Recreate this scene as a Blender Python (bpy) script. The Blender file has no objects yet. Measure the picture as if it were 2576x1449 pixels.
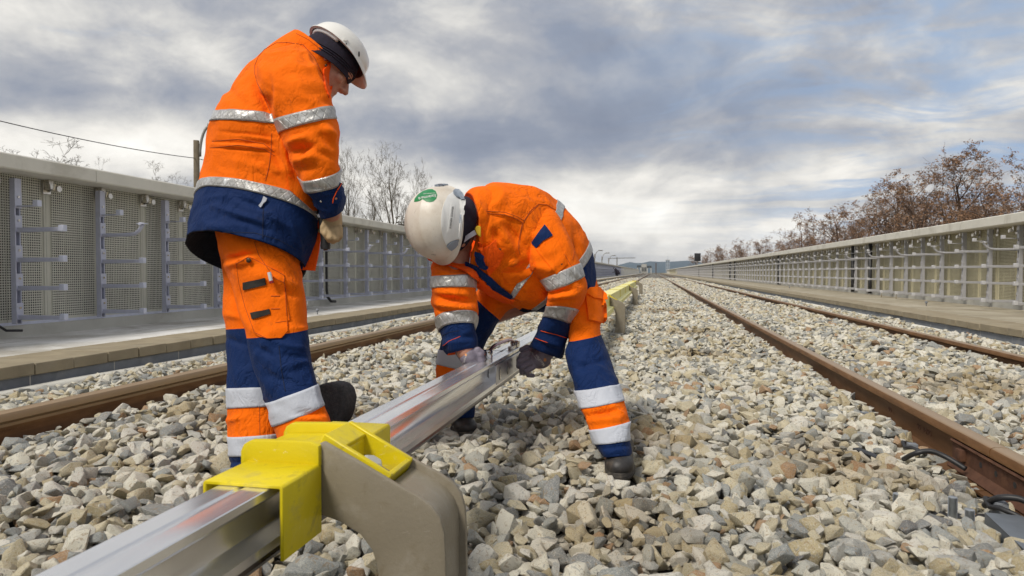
import bpy, bmesh, math, random
import numpy as np
from mathutils import Vector, Matrix, noise as mnoise
R = math.radians
scene = bpy.context.scene
COL = scene.collection
# ------------------------------------------------------------------ camera, sky, sun, exposure
FPX, VPX, VPY = 683.0, 653.0, 272.0            # focal length in px of a 1024 px wide picture, vanishing point of the tracks
CAMZ = 0.63                                     # camera height above the rail heads
PITCH = math.atan((288 - VPY) / FPX)
YAW = math.atan((VPX - 512) / FPX * math.cos(PITCH))
cam_d = bpy.data.cameras.new("camera"); cam = bpy.data.objects.new("camera", cam_d); COL.objects.link(cam)
cam.location = (0, 0, CAMZ); cam.rotation_euler = (math.pi / 2 - PITCH, 0, YAW)
cam_d.sensor_width = 36; cam_d.lens = 36 * FPX / 1024; cam_d.clip_start = 0.05; cam_d.clip_end = 20000
cam_d.dof.use_dof = True; cam_d.dof.focus_distance = 2.9; cam_d.dof.aperture_fstop = 9.0
scene.camera = cam
CF = Vector((-math.sin(YAW) * math.cos(PITCH), math.cos(YAW) * math.cos(PITCH), -math.sin(PITCH)))
CR = Vector((math.cos(YAW), math.sin(YAW), 0)); CU = CR.cross(CF)
CO = Vector((0, 0, CAMZ))
def ray(px, py): return CF + CR * ((px - 512) / FPX) - CU * ((py - 288) / FPX)
def at_d(px, py, zc): return CO + ray(px, py) * zc           # point at depth zc
def at_Y(px, py, Y): d = ray(px, py); return CO + d * (Y / d.y)
def at_X(px, py, X): d = ray(px, py); return CO + d * (X / d.x)
def at_Z(px, py, Z): d = ray(px, py); return CO + d * ((Z - CAMZ) / d.z)
DS = 2576 / 1024
def dd(x, y, zc): return at_d(x / DS, y / DS, zc)            # same, in the 2576 px measuring frame

scene.view_settings.view_transform = 'Standard'; scene.view_settings.look = 'None'
scene.view_settings.gamma = 1.0; scene.view_settings.use_curve_mapping = False
scene.view_settings.exposure = 1.0

SUN_EL, SUN_AZ = R(51), R(-150)                 # azimuth from +Y towards +X
sun_d = bpy.data.lights.new("sun", 'SUN'); sun_d.energy = 1.5; sun_d.angle = R(14); sun_d.color = (1, .94, .84)
sun = bpy.data.objects.new("sun", sun_d); COL.objects.link(sun)
sdir = Vector((math.sin(SUN_AZ) * math.cos(SUN_EL), math.cos(SUN_AZ) * math.cos(SUN_EL), math.sin(SUN_EL)))
sun.rotation_euler = sdir.to_track_quat('Z', 'Y').to_euler(); sun.location = sdir * 50

class NB:                                       # tiny node-tree builder
    def __init__(s, nt): s.nt = nt; s.n = nt.nodes; s.l = nt.links
    def node(s, t, ins=None, **kw):
        nd = s.n.new(t)
        for k, v in kw.items(): setattr(nd, k, v)
        if ins:
            for k, v in ins.items(): s.put(nd.inputs[k], v)
        return nd
    def put(s, sock, v):
        if isinstance(v, bpy.types.NodeSocket): s.l.new(v, sock)
        elif isinstance(v, bpy.types.Node): s.l.new(v.outputs[0], sock)
        else:
            if hasattr(sock.default_value, '__len__') and not hasattr(v, '__len__'): v = [v] * len(sock.default_value)
            if hasattr(sock.default_value, '__len__') and len(sock.default_value) == 4 and len(v) == 3: v = (*v, 1)
            sock.default_value = v
    def math(s, op, a, b=0.0, c=None, clamp=False):
        nd = s.n.new('ShaderNodeMath'); nd.operation = op; nd.use_clamp = clamp
        s.put(nd.inputs[0], a); s.put(nd.inputs[1], b)
        if c is not None: s.put(nd.inputs[2], c)
        return nd.outputs[0]
    def vmath(s, op, a, b=None, out=0):
        nd = s.n.new('ShaderNodeVectorMath'); nd.operation = op; s.put(nd.inputs[0], a)
        if b is not None:
            s.put(nd.inputs['Scale' if op == 'SCALE' else 1], b)
        return nd.outputs[out]
    def mix(s, f, a, b, blend='MIX'):
        nd = s.n.new('ShaderNodeMix'); nd.data_type = 'RGBA'; nd.blend_type = blend; nd.clamp_factor = True
        s.put(nd.inputs[0], f); s.put(nd.inputs[6], a); s.put(nd.inputs[7], b); return nd.outputs[2]
    def noise(s, vec, scale, detail=4, rough=.55, dist=0.0, out=0):
        nd = s.n.new('ShaderNodeTexNoise'); s.put(nd.inputs['Vector'], vec) if vec is not None else None
        nd.inputs['Scale'].default_value = scale; nd.inputs['Detail'].default_value = detail
        nd.inputs['Roughness'].default_value = rough; nd.inputs['Distortion'].default_value = dist; return nd.outputs[out]
    def ramp(s, f, stops, interp='LINEAR'):
        nd = s.n.new('ShaderNodeValToRGB'); cr = nd.color_ramp; cr.interpolation = interp
        while len(cr.elements) < len(stops): cr.elements.new(.5)
        for e, (p, c) in zip(cr.elements, stops):
            e.position = p; e.color = (*c, 1) if hasattr(c, '__len__') else (c, c, c, 1)
        s.put(nd.inputs[0], f); return nd.outputs[0]
    def smooth(s, v, a, b):
        nd = s.n.new('ShaderNodeMapRange'); nd.interpolation_type = 'SMOOTHSTEP'; nd.clamp = True
        s.put(nd.inputs[0], v); s.put(nd.inputs[1], a); s.put(nd.inputs[2], b); return nd.outputs[0]
    def mapping(s, vec, loc=(0, 0, 0), rot=(0, 0, 0), scale=(1, 1, 1)):
        nd = s.n.new('ShaderNodeMapping'); s.put(nd.inputs[0], vec)
        nd.inputs[1].default_value = loc; nd.inputs[2].default_value = rot; nd.inputs[3].default_value = scale; return nd.outputs[0]
    def sep(s, v): nd = s.n.new('ShaderNodeSeparateXYZ'); s.put(nd.inputs[0], v); return nd.outputs
    def comb(s, x, y, z=0.0):
        nd = s.n.new('ShaderNodeCombineXYZ')
        for i, v in enumerate((x, y, z)): s.put(nd.inputs[i], v)
        return nd.outputs[0]

# ---- world: physical sky seen through a broken, layered winter overcast
W = bpy.data.worlds.new("World"); scene.world = W; W.use_nodes = True
W.node_tree.nodes.clear(); b = NB(W.node_tree)
D = b.vmath('NORMALIZE', b.node('ShaderNodeTexCoord').outputs['Generated'])
dx, dy, dz = b.sep(D)
skyn = b.node('ShaderNodeTexSky', sky_type='NISHITA', sun_disc=False, sun_elevation=SUN_EL, sun_rotation=SUN_AZ)
elev = b.math('MAXIMUM', dz, 0.0)
den = b.math('ADD', elev, 0.10)
P = b.comb(b.math('DIVIDE', dx, den), b.math('DIVIDE', dy, den), b.math('MULTIPLY', dz, 1.5))
def sdirn(px, py): return tuple(ray(px, py).normalized())
def blob(px, py, w, h, rot=0.0):              # soft bank of cloud around one direction, w/h in px of the frame, fades to 0 outside
    c = ray(px, py).normalized(); r = Vector((c.y, -c.x, 0)).normalized(); u = r.cross(c)
    r2 = r * math.cos(rot) + u * math.sin(rot); u2 = u * math.cos(rot) - r * math.sin(rot)
    a = b.math('MULTIPLY', b.vmath('DOT_PRODUCT', D, tuple(r2), out=1), FPX / w)
    e = b.math('MULTIPLY', b.math('SUBTRACT', b.vmath('DOT_PRODUCT', D, tuple(u2), out=1), c.dot(u2)), FPX / h)
    q = b.math('ADD', b.math('MULTIPLY', a, a), b.math('MULTIPLY', e, e))
    f = b.math('GREATER_THAN', b.vmath('DOT_PRODUCT', D, tuple(c), out=1), 0.0)
    return b.math('MULTIPLY', b.math('EXPONENT', b.math('MULTIPLY', q, -1.0)), f)
warp = b.vmath('SCALE', b.vmath('SUBTRACT', b.noise(P, .8, 3, .5, out=1), (.5, .5, .5)), 1.3)
Pw = b.vmath('ADD', P, warp)
n1 = b.noise(b.mapping(Pw, loc=(3.1, 7.7, 0), rot=(0, 0, .5), scale=(.55, .9, 1)), .9, 7, .52, .4)
n2 = b.noise(b.mapping(Pw, loc=(9.3, 1.2, 2), rot=(0, 0, .5), scale=(.5, 1.1, 1)), 2.6, 7, .58, .3)
n3 = b.noise(b.mapping(D, loc=(.3, .7, .2), scale=(1, 1, 1.9)), 4.0, 8, .56, .25)
v = b.math('ADD', b.math('MULTIPLY', n1, .66), b.math('MULTIPLY', n2, .34))
v = b.math('ADD', b.math('MULTIPLY', b.math('SUBTRACT', v, .5), .42), .49)
Dw = b.vmath('ADD', D, b.vmath('SCALE', b.vmath('SUBTRACT', b.noise(D, 3.0, 3, .5, out=1), (.5, .5, .5)), .22))
n4 = b.noise(b.mapping(Dw, loc=(5.3, 2.7, 1.2), scale=(1, 1, 1.7)), 10.0, 9, .60, .15)
v = b.math('ADD', v, b.math('MULTIPLY', b.math('SUBTRACT', n4, .5), .5))
v = b.math('ADD', v, b.math('MULTIPLY', b.math('SUBTRACT', n3, .5), 1.1))
def add(val, f, amt):
    return b.math('ADD', val, b.math('MULTIPLY', f, amt))
v = add(v, blob(690, 95, 250, 55, -.2), -.24)
v = add(v, blob(560, 140, 160, 30, -.1), -.12)
v = add(v, blob(150, 95, 260, 40), -.13)
v = add(v, blob(100, 30, 260, 30), .10)
v = add(v, blob(640, 215, 260, 26), .17)
v = add(v, blob(830, 168, 90, 18, .15), .26)
v = add(v, blob(900, 205, 130, 9), -.16)
v = add(v, blob(620, 190, 200, 8, -.1), -.10)
v = add(v, blob(600, 80, 90, 18), .12)
v = add(v, blob(900, 60, 60, 26, -.4), .16)
v = add(v, blob(870, 118, 70, 12), .16)
v = add(v, blob(1000, 105, 50, 24), .22)
v = add(v, blob(150, 150, 220, 26), .30)
v = add(v, blob(470, 190, 160, 34), .17)
horizon = b.math('EXPONENT', b.math('MULTIPLY', elev, -11.0))
v = add(v, horizon, .34)
cloud = b.ramp(v, [(0.0, (.135, .16, .22)), (.30, (.215, .24, .295)), (.48, (.325, .335, .36)), (.62, (.47, .465, .455)),
                   (.80, (.66, .64, .60)), (1.0, (.80, .785, .74))])
blue = b.math('ADD', blob(900, 20, 210, 95, -.3), blob(940, 190, 150, 60))
blue = b.math('MULTIPLY', b.math('MINIMUM', blue, 1.0), b.smooth(b.math('ADD', n2, b.math('MULTIPLY', n3, .4)), .82, .55))
cloud = b.mix(b.math('MULTIPLY', blue, .75), cloud, (.235, .34, .50))
gap = b.math('MULTIPLY', b.smooth(n2, .36, .26), .35)
bg1 = b.node('ShaderNodeBackground', {'Color': skyn.outputs[0], 'Strength': 0.08})
bg2 = b.node('ShaderNodeBackground', {'Color': cloud, 'Strength': .72})
mixs = b.node('ShaderNodeMixShader', {0: b.math('SUBTRACT', 1.0, b.math('MULTIPLY', gap, .5)), 1: bg1, 2: bg2})
b.node('ShaderNodeOutputWorld', {'Surface': mixs})

# ------------------------------------------------------------------ object helpers
def tag(o, label=None, cat=None, group=None, kind=None):
    if label: o['label'] = label
    if cat: o['category'] = cat
    if group: o['group'] = group
    if kind: o['kind'] = kind
    return o
def empty(name, loc=(0, 0, 0), label=None, cat=None, group=None):
    o = bpy.data.objects.new(name, None); COL.objects.link(o); o.location = loc; o.empty_display_size = .1
    return tag(o, label, cat, group)
def link(name, me, parent=None, mat=None, loc=None):
    o = bpy.data.objects.new(name, me); COL.objects.link(o)
    if mat is not None and not me.materials: me.materials.append(mat)
    if parent is not None:
        o.parent = parent
        base = Vector((0, 0, 0)); p = parent
        # meshes are written in world coordinates: undo the parents' (translation only) transforms
        while p is not None: base += p.location; p = p.parent
        o.location = (Vector(loc) if loc is not None else Vector((0, 0, 0))) - base
    elif loc is not None: o.location = loc
    return o
def mk(name, V, F, mat, parent=None, smooth=False, loc=None):
    me = bpy.data.meshes.new(name); me.from_pydata([tuple(v) for v in V], [], [tuple(f) for f in F]); me.update()
    if smooth: me.shade_smooth()
    return link(name, me, parent, mat, loc)
class MB:                                       # mesh collector
    def __init__(s): s.v = []; s.f = []
    def add(s, V, F):
        k = len(s.v); s.v += [tuple(x) for x in V]; s.f += [tuple(i + k for i in f) for f in F]; return s
    def box(s, x0, y0, z0, x1, y1, z1):
        V = [(x, y, z) for z in (z0, z1) for y in (y0, y1) for x in (x0, x1)]
        return s.add(V, [(0, 2, 3, 1), (4, 5, 7, 6), (0, 1, 5, 4), (2, 6, 7, 3), (0, 4, 6, 2), (1, 3, 7, 5)])
    def obox(s, c, ax, ay, az):                 # oriented box: centre and three half-axis vectors
        c = Vector(c); ax = Vector(ax); ay = Vector(ay); az = Vector(az)
        V = [c + ax * i + ay * j + az * k for k in (-1, 1) for j in (-1, 1) for i in (-1, 1)]
        return s.add(V, [(0, 2, 3, 1), (4, 5, 7, 6), (0, 1, 5, 4), (2, 6, 7, 3), (0, 4, 6, 2), (1, 3, 7, 5)])
    def prism(s, poly, axis, a, bb, capped=True):  # poly: 2D points; axis 'Y': (x,z) swept a..b along Y, 'X': (y,z), 'Z': (x,y)
        n = len(poly)
        def P3(p, t): return (p[0], t, p[1]) if axis == 'Y' else ((t, p[0], p[1]) if axis == 'X' else (p[0], p[1], t))
        V = [P3(p, a) for p in poly] + [P3(p, bb) for p in poly]
        F = [(i, (i + 1) % n, n + (i + 1) % n, n + i) for i in range(n)]
        if capped: F += [tuple(range(n))[::-1], tuple(range(n, 2 * n))]
        return s.add(V, F)
    def tube(s, pts, r, n=8, cap=True):
        pts = [Vector(p) for p in pts]; rs = r if hasattr(r, '__len__') else [r] * len(pts)
        rings = []; up = Vector((0.13, 0.21, 1)).normalized()
        for i, p in enumerate(pts):
            t = (pts[min(i + 1, len(pts) - 1)] - pts[max(i - 1, 0)]).normalized()
            if abs(t.dot(up)) > .95: up = Vector((1, .1, .2)).normalized()
            a = t.cross(up).normalized(); c = t.cross(a).normalized()
            rings.append([p + (a * math.cos(q) + c * math.sin(q)) * rs[i] for q in [2 * math.pi * k / n for k in range(n)]])
        V = [v for rg in rings for v in rg]
        F = [(i * n + k, i * n + (k + 1) % n, (i + 1) * n + (k + 1) % n, (i + 1) * n + k) for i in range(len(pts) - 1) for k in range(n)]
        if cap: F += [tuple(range(n))[::-1], tuple(range((len(pts) - 1) * n, len(pts) * n))]
        return s.add(V, F)
    def build(s, name, mat, parent=None, smooth=False, loc=None, bevel=0.0, seg=2, auto=None):
        o = mk(name, s.v, s.f, mat, parent, smooth, loc)
        if bevel:
            bm = bmesh.new(); bm.from_mesh(o.data); bmesh.ops.recalc_face_normals(bm, faces=bm.faces)
            es = [e for e in bm.edges if len(e.link_faces) == 2 and e.calc_face_angle(0) > R(25)]
            bmesh.ops.bevel(bm, geom=es, offset=bevel, segments=seg, affect='EDGES', profile=.6)
            bm.to_mesh(o.data); bm.free(); auto = auto or 40
        else:
            bm = bmesh.new(); bm.from_mesh(o.data); bmesh.ops.recalc_face_normals(bm, faces=bm.faces); bm.to_mesh(o.data); bm.free()
        if auto:
            o.data.shade_smooth()
            o.data.set_sharp_from_angle(angle=R(auto))
        return o
def copy_tree(o, parent=None, loc=None):
    c = o.copy(); COL.objects.link(c)
    if parent is not None: c.parent = parent
    if loc is not None: c.location = loc
    for ch in list(o.children): copy_tree(ch, c)
    return c

# ------------------------------------------------------------------ materials
def material(name, base=(.5, .5, .5), rough=.6, metal=0.0, spec=.5, **kw):
    m = bpy.data.materials.new(name); m.use_nodes = True; m.node_tree.nodes.clear(); q = NB(m.node_tree)
    bs = q.node('ShaderNodeBsdfPrincipled'); out = q.node('ShaderNodeOutputMaterial', {'Surface': bs})
    q.bs = bs; q.m = m
    q.put(bs.inputs['Base Color'], base); q.put(bs.inputs['Roughness'], rough); q.put(bs.inputs['Metallic'], metal)
    q.put(bs.inputs['Specular IOR Level'], spec)
    for k, v in kw.items(): q.put(bs.inputs[k], v)
    return q
def bump(q, h, dist=.002, strength=1.0, normal=None):
    nd = q.node('ShaderNodeBump', {'Height': h, 'Distance': dist, 'Strength': strength})
    if normal is not None: q.put(nd.inputs['Normal'], normal)
    q.put(q.bs.inputs['Normal'], nd.outputs[0]); return nd.outputs[0]
def obj_co(q): return q.node('ShaderNodeTexCoord').outputs['Object']
def world_co(q): return q.node('ShaderNodeNewGeometry').outputs['Position']

def simple(name, base, rough=.6, metal=0.0, var=.12, scale=8.0, bmp=0.0, bscale=120.0, spec=.5, dirt=None, dscale=3.0, damt=.5):
    q = material(name, base, rough, metal, spec); co = world_co(q)
    n = q.noise(co, scale, 5, .6); lo = tuple(c * (1 - var) for c in base); hi = tuple(min(1, c * (1 + var)) for c in base)
    c = q.ramp(n, [(.3, lo), (.7, hi)])
    if dirt is not None:
        dm = q.smooth(q.noise(co, dscale, 8, .65, .5), .5, .68); c = q.mix(q.math('MULTIPLY', dm, damt), c, dirt)
    q.put(q.bs.inputs['Base Color'], c)
    if bmp: bump(q, q.noise(co, bscale, 4, .6), bmp)
    return q.m
M = {}
M['zinc'] = simple('painted_lilac_steel', (.50, .52, .64), .42, .25, .08, 14, .0004, 200)
M['zinc2'] = simple('pale_steel_cap', (.60, .63, .76), .45, .2, .06, 14)
M['zinc_g'] = simple('painted_grey_steel', (.42, .42, .44), .45, .2, .08, 14, .0004, 200)
M['stainless'] = simple('stainless_steel', (.66, .63, .58), .24, .95, .1, 30)
M['dark'] = simple('black_rubber', (.02, .02, .022), .5, 0, .3, 20)
M['conc'] = simple('cast_concrete', (.48, .475, .44), .85, 0, .10, 2.2, .0015, 90, .3, (.22, .20, .16), 1.6, .45)
M['coping'] = simple('coping_concrete', (.70, .68, .61), .8, 0, .07, 2.0, .001, 120, .3, (.35, .32, .26), 2.4, .35)
M['paver'] = simple('brown_paving', (.29, .245, .17), .9, 0, .16, 5, .0015, 140, .3, (.36, .33, .26), 3.0, .35)
M['block'] = simple('grey_kerb_block', (.20, .215, .24), .9, 0, .14, 7, .002, 110, .3, (.55, .56, .56), 2.2, .22)
M['sleeper'] = simple('sleeper_concrete', (.30, .29, .26), .9, 0, .15, 9, .0015, 120, .3, (.17, .15, .12), 6, .5)
# ------------------------------------------------------------------ deck and wall materials
def deck_mat():
    q = material('walkway_concrete', rough=.85, spec=.3); co = world_co(q)
    n = q.noise(co, 1.3, 8, .65, .6); f = q.noise(co, 40, 5, .6)
    st = q.noise(q.mapping(co, scale=(3.0, .25, 1)), 2.0, 6, .6, .3)
    c = q.ramp(n, [(.30, (.36, .33, .28)), (.46, (.56, .545, .51)), (.62, (.74, .73, .71)), (.8, (.80, .79, .78))])
    c = q.mix(q.math('MULTIPLY', q.smooth(st, .52, .66), .5), c, (.25, .22, .17))
    c = q.mix(.18, c, q.ramp(f, [(.3, .2), (.7, .8)]), 'OVERLAY')
    q.put(q.bs.inputs['Base Color'], c); bump(q, f, .001); return q.m
M['deck'] = deck_mat()
def deck_mat2():
    q = material('walkway_concrete_right', rough=.85, spec=.3); co = world_co(q)
    n = q.noise(co, 1.1, 8, .65, .6); st = q.noise(q.mapping(co, scale=(6.0, .35, 1)), 2.0, 6, .6, .3)
    c = q.ramp(n, [(.30, (.24, .205, .15)), (.5, (.36, .32, .24)), (.7, (.45, .41, .33))])
    c = q.mix(q.math('MULTIPLY', q.smooth(st, .5, .66), .4), c, (.21, .17, .12))
    q.put(q.bs.inputs['Base Color'], c); return q.m
M['deck_r'] = deck_mat2()
def panel_mat(name, col):
    q = material(name, rough=.6, spec=.35, metal=.1); co = obj_co(q); x, y, z = q.sep(co)
    pitch = .0240
    fy = q.math('SUBTRACT', q.math('FRACT', q.math('DIVIDE', y, pitch)), .5); fz = q.math('SUBTRACT', q.math('FRACT', q.math('DIVIDE', z, pitch)), .5)
    r2 = q.math('ADD', q.math('MULTIPLY', fy, fy), q.math('MULTIPLY', fz, fz))
    hole = q.smooth(r2, .105, .085)
    my = q.math('ABSOLUTE', q.math('SUBTRACT', y, .325)); inx = q.smooth(my, .268, .262)
    crease = q.smooth(q.math('ABSOLUTE', q.math('SUBTRACT', q.math('FRACT', q.math('DIVIDE', y, .215)), .5)), .47, .462)
    inz = q.smooth(z, .03, .035)
    hole = q.math('MULTIPLY', q.math('MULTIPLY', hole, inx), q.math('MULTIPLY', crease, inz))
    wc = world_co(q); n = q.noise(wc, 1.7, 5, .6)
    c = q.ramp(n, [(.3, tuple(k * .88 for k in col)), (.7, tuple(k * 1.1 for k in col))])
    dirt = q.smooth(q.noise(q.mapping(wc, scale=(1, 6, .6)), 2.5, 6, .6), .5, .75)
    c = q.mix(q.math('MULTIPLY', dirt, .25), c, (.17, .15, .11))
    c = q.mix(hole, c, (.012, .012, .011)); q.put(q.bs.inputs['Base Color'], c)  # holes are painted black, standing in for the shade of their depth
    q.put(q.bs.inputs['Specular IOR Level'], q.math('MULTIPLY', q.math('SUBTRACT', 1.0, hole), .4))
    bump(q, q.math('SUBTRACT', 1.0, hole), .003, .8); return q.m
M['panel'] = panel_mat('perforated_grey_panel', (.56, .555, .49))
M['panel_r'] = panel_mat('perforated_olive_panel', (.52, .48, .33))
def rail_mat():
    q = material('rusty_rail_steel', rough=.5, metal=.35, spec=.4); co = world_co(q)
    n = q.noise(q.mapping(co, scale=(4, .8, 4)), 6, 7, .65); f = q.noise(co, 190, 3, .6)
    c = q.ramp(n, [(.3, (.13, .060, .022)), (.55, (.22, .108, .042)), (.75, (.30, .16, .07))])
    nz = q.sep(q.node('ShaderNodeNewGeometry').outputs['Normal'])[2]
    c = q.mix(q.math('MULTIPLY', q.smooth(f, .62, .7), .5), c, (.30, .20, .12))
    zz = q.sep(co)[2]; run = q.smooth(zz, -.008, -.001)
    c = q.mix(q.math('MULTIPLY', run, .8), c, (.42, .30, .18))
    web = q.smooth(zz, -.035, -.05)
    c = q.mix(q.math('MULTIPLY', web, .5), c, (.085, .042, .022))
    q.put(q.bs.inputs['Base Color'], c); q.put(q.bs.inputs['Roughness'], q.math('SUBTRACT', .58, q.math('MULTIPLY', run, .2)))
    bump(q, f, .0006); return q.m
M['rail'] = rail_mat()
M['rail_dark'] = simple('dark_oily_rail_steel', (.055, .045, .04), .55, .3, .2, 20, .0008, 160, .4, (.14, .07, .04), 5, .6)

# ------------------------------------------------------------------ ground sheet
YFAR = 330.0
def fbm2(x, y, s, o=3): return mnoise.fractal(Vector((x * s, y * s, 3.7)), 1.0, 2.1, o)
RX = (1.225, 2.725, -2.604, -1.10)              # rail centre lines; the left track lies 6 cm higher
def hf(x, y):                                   # ballast surface height
    h = -.105 + .028 * fbm2(x, y, .9) + .018 * fbm2(x + 7, y, 2.6)
    if x < -2.7: h -= .045 * min(1, (-2.7 - x) / .5) + .0
    elif x < -.95: h += .045 * min(1, (-.95 - x) / .3)
    if x > 2.8: h -= .02 * min(1, (x - 2.8) / .5)
    if 1.3 < x < 2.6: h += .035
    if y < 4 and x > .75 and x < 1.5:            # hollow along the rail joint
        h -= .05 * max(0, 1 - abs(x - 1.13) / .3) * max(0, min(1, (3.9 - y) / .8))
    h -= .035 * math.exp(-((x - .75) ** 2 / .12 + (y - 2.9) ** 2 / .3))
    h += .045 * math.exp(-((x + .25) ** 2 / .25 + (y - 3.1) ** 2 / .6))
    h -= .06 * math.exp(-((x + .42) ** 2 / .03 + (y - 8.35) ** 2 / .25))
    for hy in (6.3, 8.7, 13.2, 17.5): h -= .05 * math.exp(-((x - .45) ** 2 / .16 + (y - hy) ** 2 / .06))
    for rx in RX:
        h -= .022 * math.exp(-((x - rx) / .12) ** 2)
    return h
def under_mat():
    q = material('crushed_stone_bed', rough=.95, spec=.2); co = world_co(q)
    vo = q.node('ShaderNodeTexVoronoi', {'Vector': co, 'Scale': 17.0}); cell = vo.outputs['Color']; dist = vo.outputs['Distance']
    g = q.sep(cell)[0]
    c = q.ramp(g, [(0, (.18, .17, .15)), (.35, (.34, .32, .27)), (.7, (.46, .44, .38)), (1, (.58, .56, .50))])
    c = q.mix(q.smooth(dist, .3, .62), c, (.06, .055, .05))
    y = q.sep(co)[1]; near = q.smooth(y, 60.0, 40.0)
    c = q.mix(near, c, (.03, .027, .023))  # near bed coloured almost black: painted shade for the gaps between stones
    q.put(q.bs.inputs['Base Color'], c)
    bump(q, q.math('SUBTRACT', .7, dist), .02, 1.0); return q.m
M['under'] = under_mat()
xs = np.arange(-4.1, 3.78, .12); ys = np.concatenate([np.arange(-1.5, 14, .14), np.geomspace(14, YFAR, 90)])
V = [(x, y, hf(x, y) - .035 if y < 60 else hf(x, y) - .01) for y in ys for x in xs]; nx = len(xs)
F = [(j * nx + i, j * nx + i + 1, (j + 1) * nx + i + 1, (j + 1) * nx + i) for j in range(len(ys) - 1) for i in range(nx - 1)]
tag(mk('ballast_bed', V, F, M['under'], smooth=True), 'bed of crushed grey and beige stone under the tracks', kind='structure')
q = material('scrubby_earth', rough=.95, spec=.2); co = world_co(q)
q.put(q.bs.inputs['Base Color'], q.ramp(q.noise(co, .05, 8, .6), [(.3, (.07, .07, .035)), (.6, (.13, .11, .07)), (.8, (.16, .15, .10))]))
V = []; F = []
rr = [0, 20, 60, 200, 700, 2500, 9000]; na = 40
for r_ in rr:
    for k in range(na): V.append((r_ * math.cos(2 * math.pi * k / na), r_ * math.sin(2 * math.pi * k / na), -.6 - min(3.0, r_ * .002)))
for i in range(len(rr) - 1):
    for k in range(na): F.append((i * na + k, i * na + (k + 1) % na, (i + 1) * na + (k + 1) % na, (i + 1) * na + k))
tag(mk('ground', V, F, q.m), 'rough earth beyond the track barriers reaching the horizon', kind='structure')

# ------------------------------------------------------------------ crushed stone
def stone_mat():
    q = material('crushed_stone', rough=.82, spec=.35)
    rnd = q.node('ShaderNodeObjectInfo').outputs['Random']; co = obj_co(q)
    off = q.vmath('SCALE', (37.0, 11.0, 23.0), rnd); oc = q.node('ShaderNodeVectorMath', {0: co, 1: off}); oc.operation = 'ADD'; co2 = oc.outputs[0]
    c1 = q.ramp(rnd, [(0, (.52, .46, .33)), (.10, (.66, .64, .57)), (.22, (.44, .44, .41)), (.31, (.74, .71, .63)), (.43, (.25, .26, .27)),
                      (.50, (.46, .39, .25)), (.57, (.66, .64, .60)), (.69, (.31, .33, .34)), (.77, (.58, .52, .38)), (.86, (.46, .46, .45)),
                      (.91, (.40, .25, .14)), (.945, (.74, .72, .66)), (.985, (.14, .145, .16))], 'CONSTANT')
    n = q.noise(co2, 28, 6, .65, .8); n2 = q.noise(co2, 9, 3, .5, 1.0); f = q.noise(co2, 160, 4, .7)
    c = q.mix(q.smooth(n, .46, .64), c1, q.mix(.5, c1, (.66, .64, .60)))
    c = q.mix(q.math('MULTIPLY', q.smooth(n2, .56, .68), .55), c, (.30, .20, .10))
    c = q.mix(q.math('MULTIPLY', q.smooth(n2, .42, .34), .45), c, (.18, .19, .20))
    c = q.mix(.65, c, q.ramp(f, [(.30, .05), (.70, .95)]), 'OVERLAY')
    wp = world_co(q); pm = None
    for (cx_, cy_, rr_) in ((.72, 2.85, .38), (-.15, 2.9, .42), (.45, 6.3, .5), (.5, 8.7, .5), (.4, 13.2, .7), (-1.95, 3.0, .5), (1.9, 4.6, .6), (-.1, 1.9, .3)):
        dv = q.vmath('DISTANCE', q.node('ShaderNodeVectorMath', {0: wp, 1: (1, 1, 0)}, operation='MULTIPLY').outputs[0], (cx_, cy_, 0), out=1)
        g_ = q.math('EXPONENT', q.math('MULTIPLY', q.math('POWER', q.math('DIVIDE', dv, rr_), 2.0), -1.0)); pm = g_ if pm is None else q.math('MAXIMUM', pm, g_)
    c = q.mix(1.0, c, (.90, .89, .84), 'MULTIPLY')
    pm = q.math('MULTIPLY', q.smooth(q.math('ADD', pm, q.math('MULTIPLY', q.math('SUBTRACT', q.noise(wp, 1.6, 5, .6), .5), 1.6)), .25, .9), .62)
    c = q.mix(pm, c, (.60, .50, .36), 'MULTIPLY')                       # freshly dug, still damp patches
    q.put(q.bs.inputs['Base Color'], c)
    h = q.math('ADD', q.math('MULTIPLY', n, .7), q.math('MULTIPLY', f, .35)); bump(q, h, .0045, .9); return q.m
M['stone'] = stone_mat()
rng = np.random.default_rng(11)
def make_stone(i, detail):
    rs = np.random.default_rng(100 + i); n = rs.integers(10, 17)
    d = rs.normal(size=(n, 3)); d /= np.linalg.norm(d, axis=1)[:, None]
    d = np.sign(d) * np.abs(d) ** rs.uniform(.55, .95)             # boxier
    d *= rs.uniform(.78, 1.05, (n, 1)); dims = np.array([.5, rs.uniform(.32, .44), rs.uniform(.2, .36)]); P_ = d * dims
    bm = bmesh.new()
    for p in P_: bm.verts.new(p)
    r_ = bmesh.ops.convex_hull(bm, input=bm.verts)
    bmesh.ops.delete(bm, geom=[v for v in bm.verts if not v.link_faces], context='VERTS')
    bmesh.ops.dissolve_limit(bm, angle_limit=R(14), verts=bm.verts, edges=bm.edges)
    if detail:
        bmesh.ops.bevel(bm, geom=list(bm.edges), offset=.022, segments=1, affect='EDGES')
        bmesh.ops.triangulate(bm, faces=bm.faces)
        bmesh.ops.subdivide_edges(bm, edges=[e for e in bm.edges if e.calc_length() > .22], cuts=1)
        bmesh.ops.triangulate(bm, faces=bm.faces)
        for v_ in bm.verts:
            nn = mnoise.noise_vector(v_.co * 5.5 + Vector((i * 3.1, 0, 0))); v_.co += nn * .032
    else: bmesh.ops.triangulate(bm, faces=bm.faces)
    bmesh.ops.recalc_face_normals(bm, faces=bm.faces)
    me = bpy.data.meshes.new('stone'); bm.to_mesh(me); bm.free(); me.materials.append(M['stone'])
    if detail: me.shade_smooth(); me.set_sharp_from_angle(angle=R(28))
    return me
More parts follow.
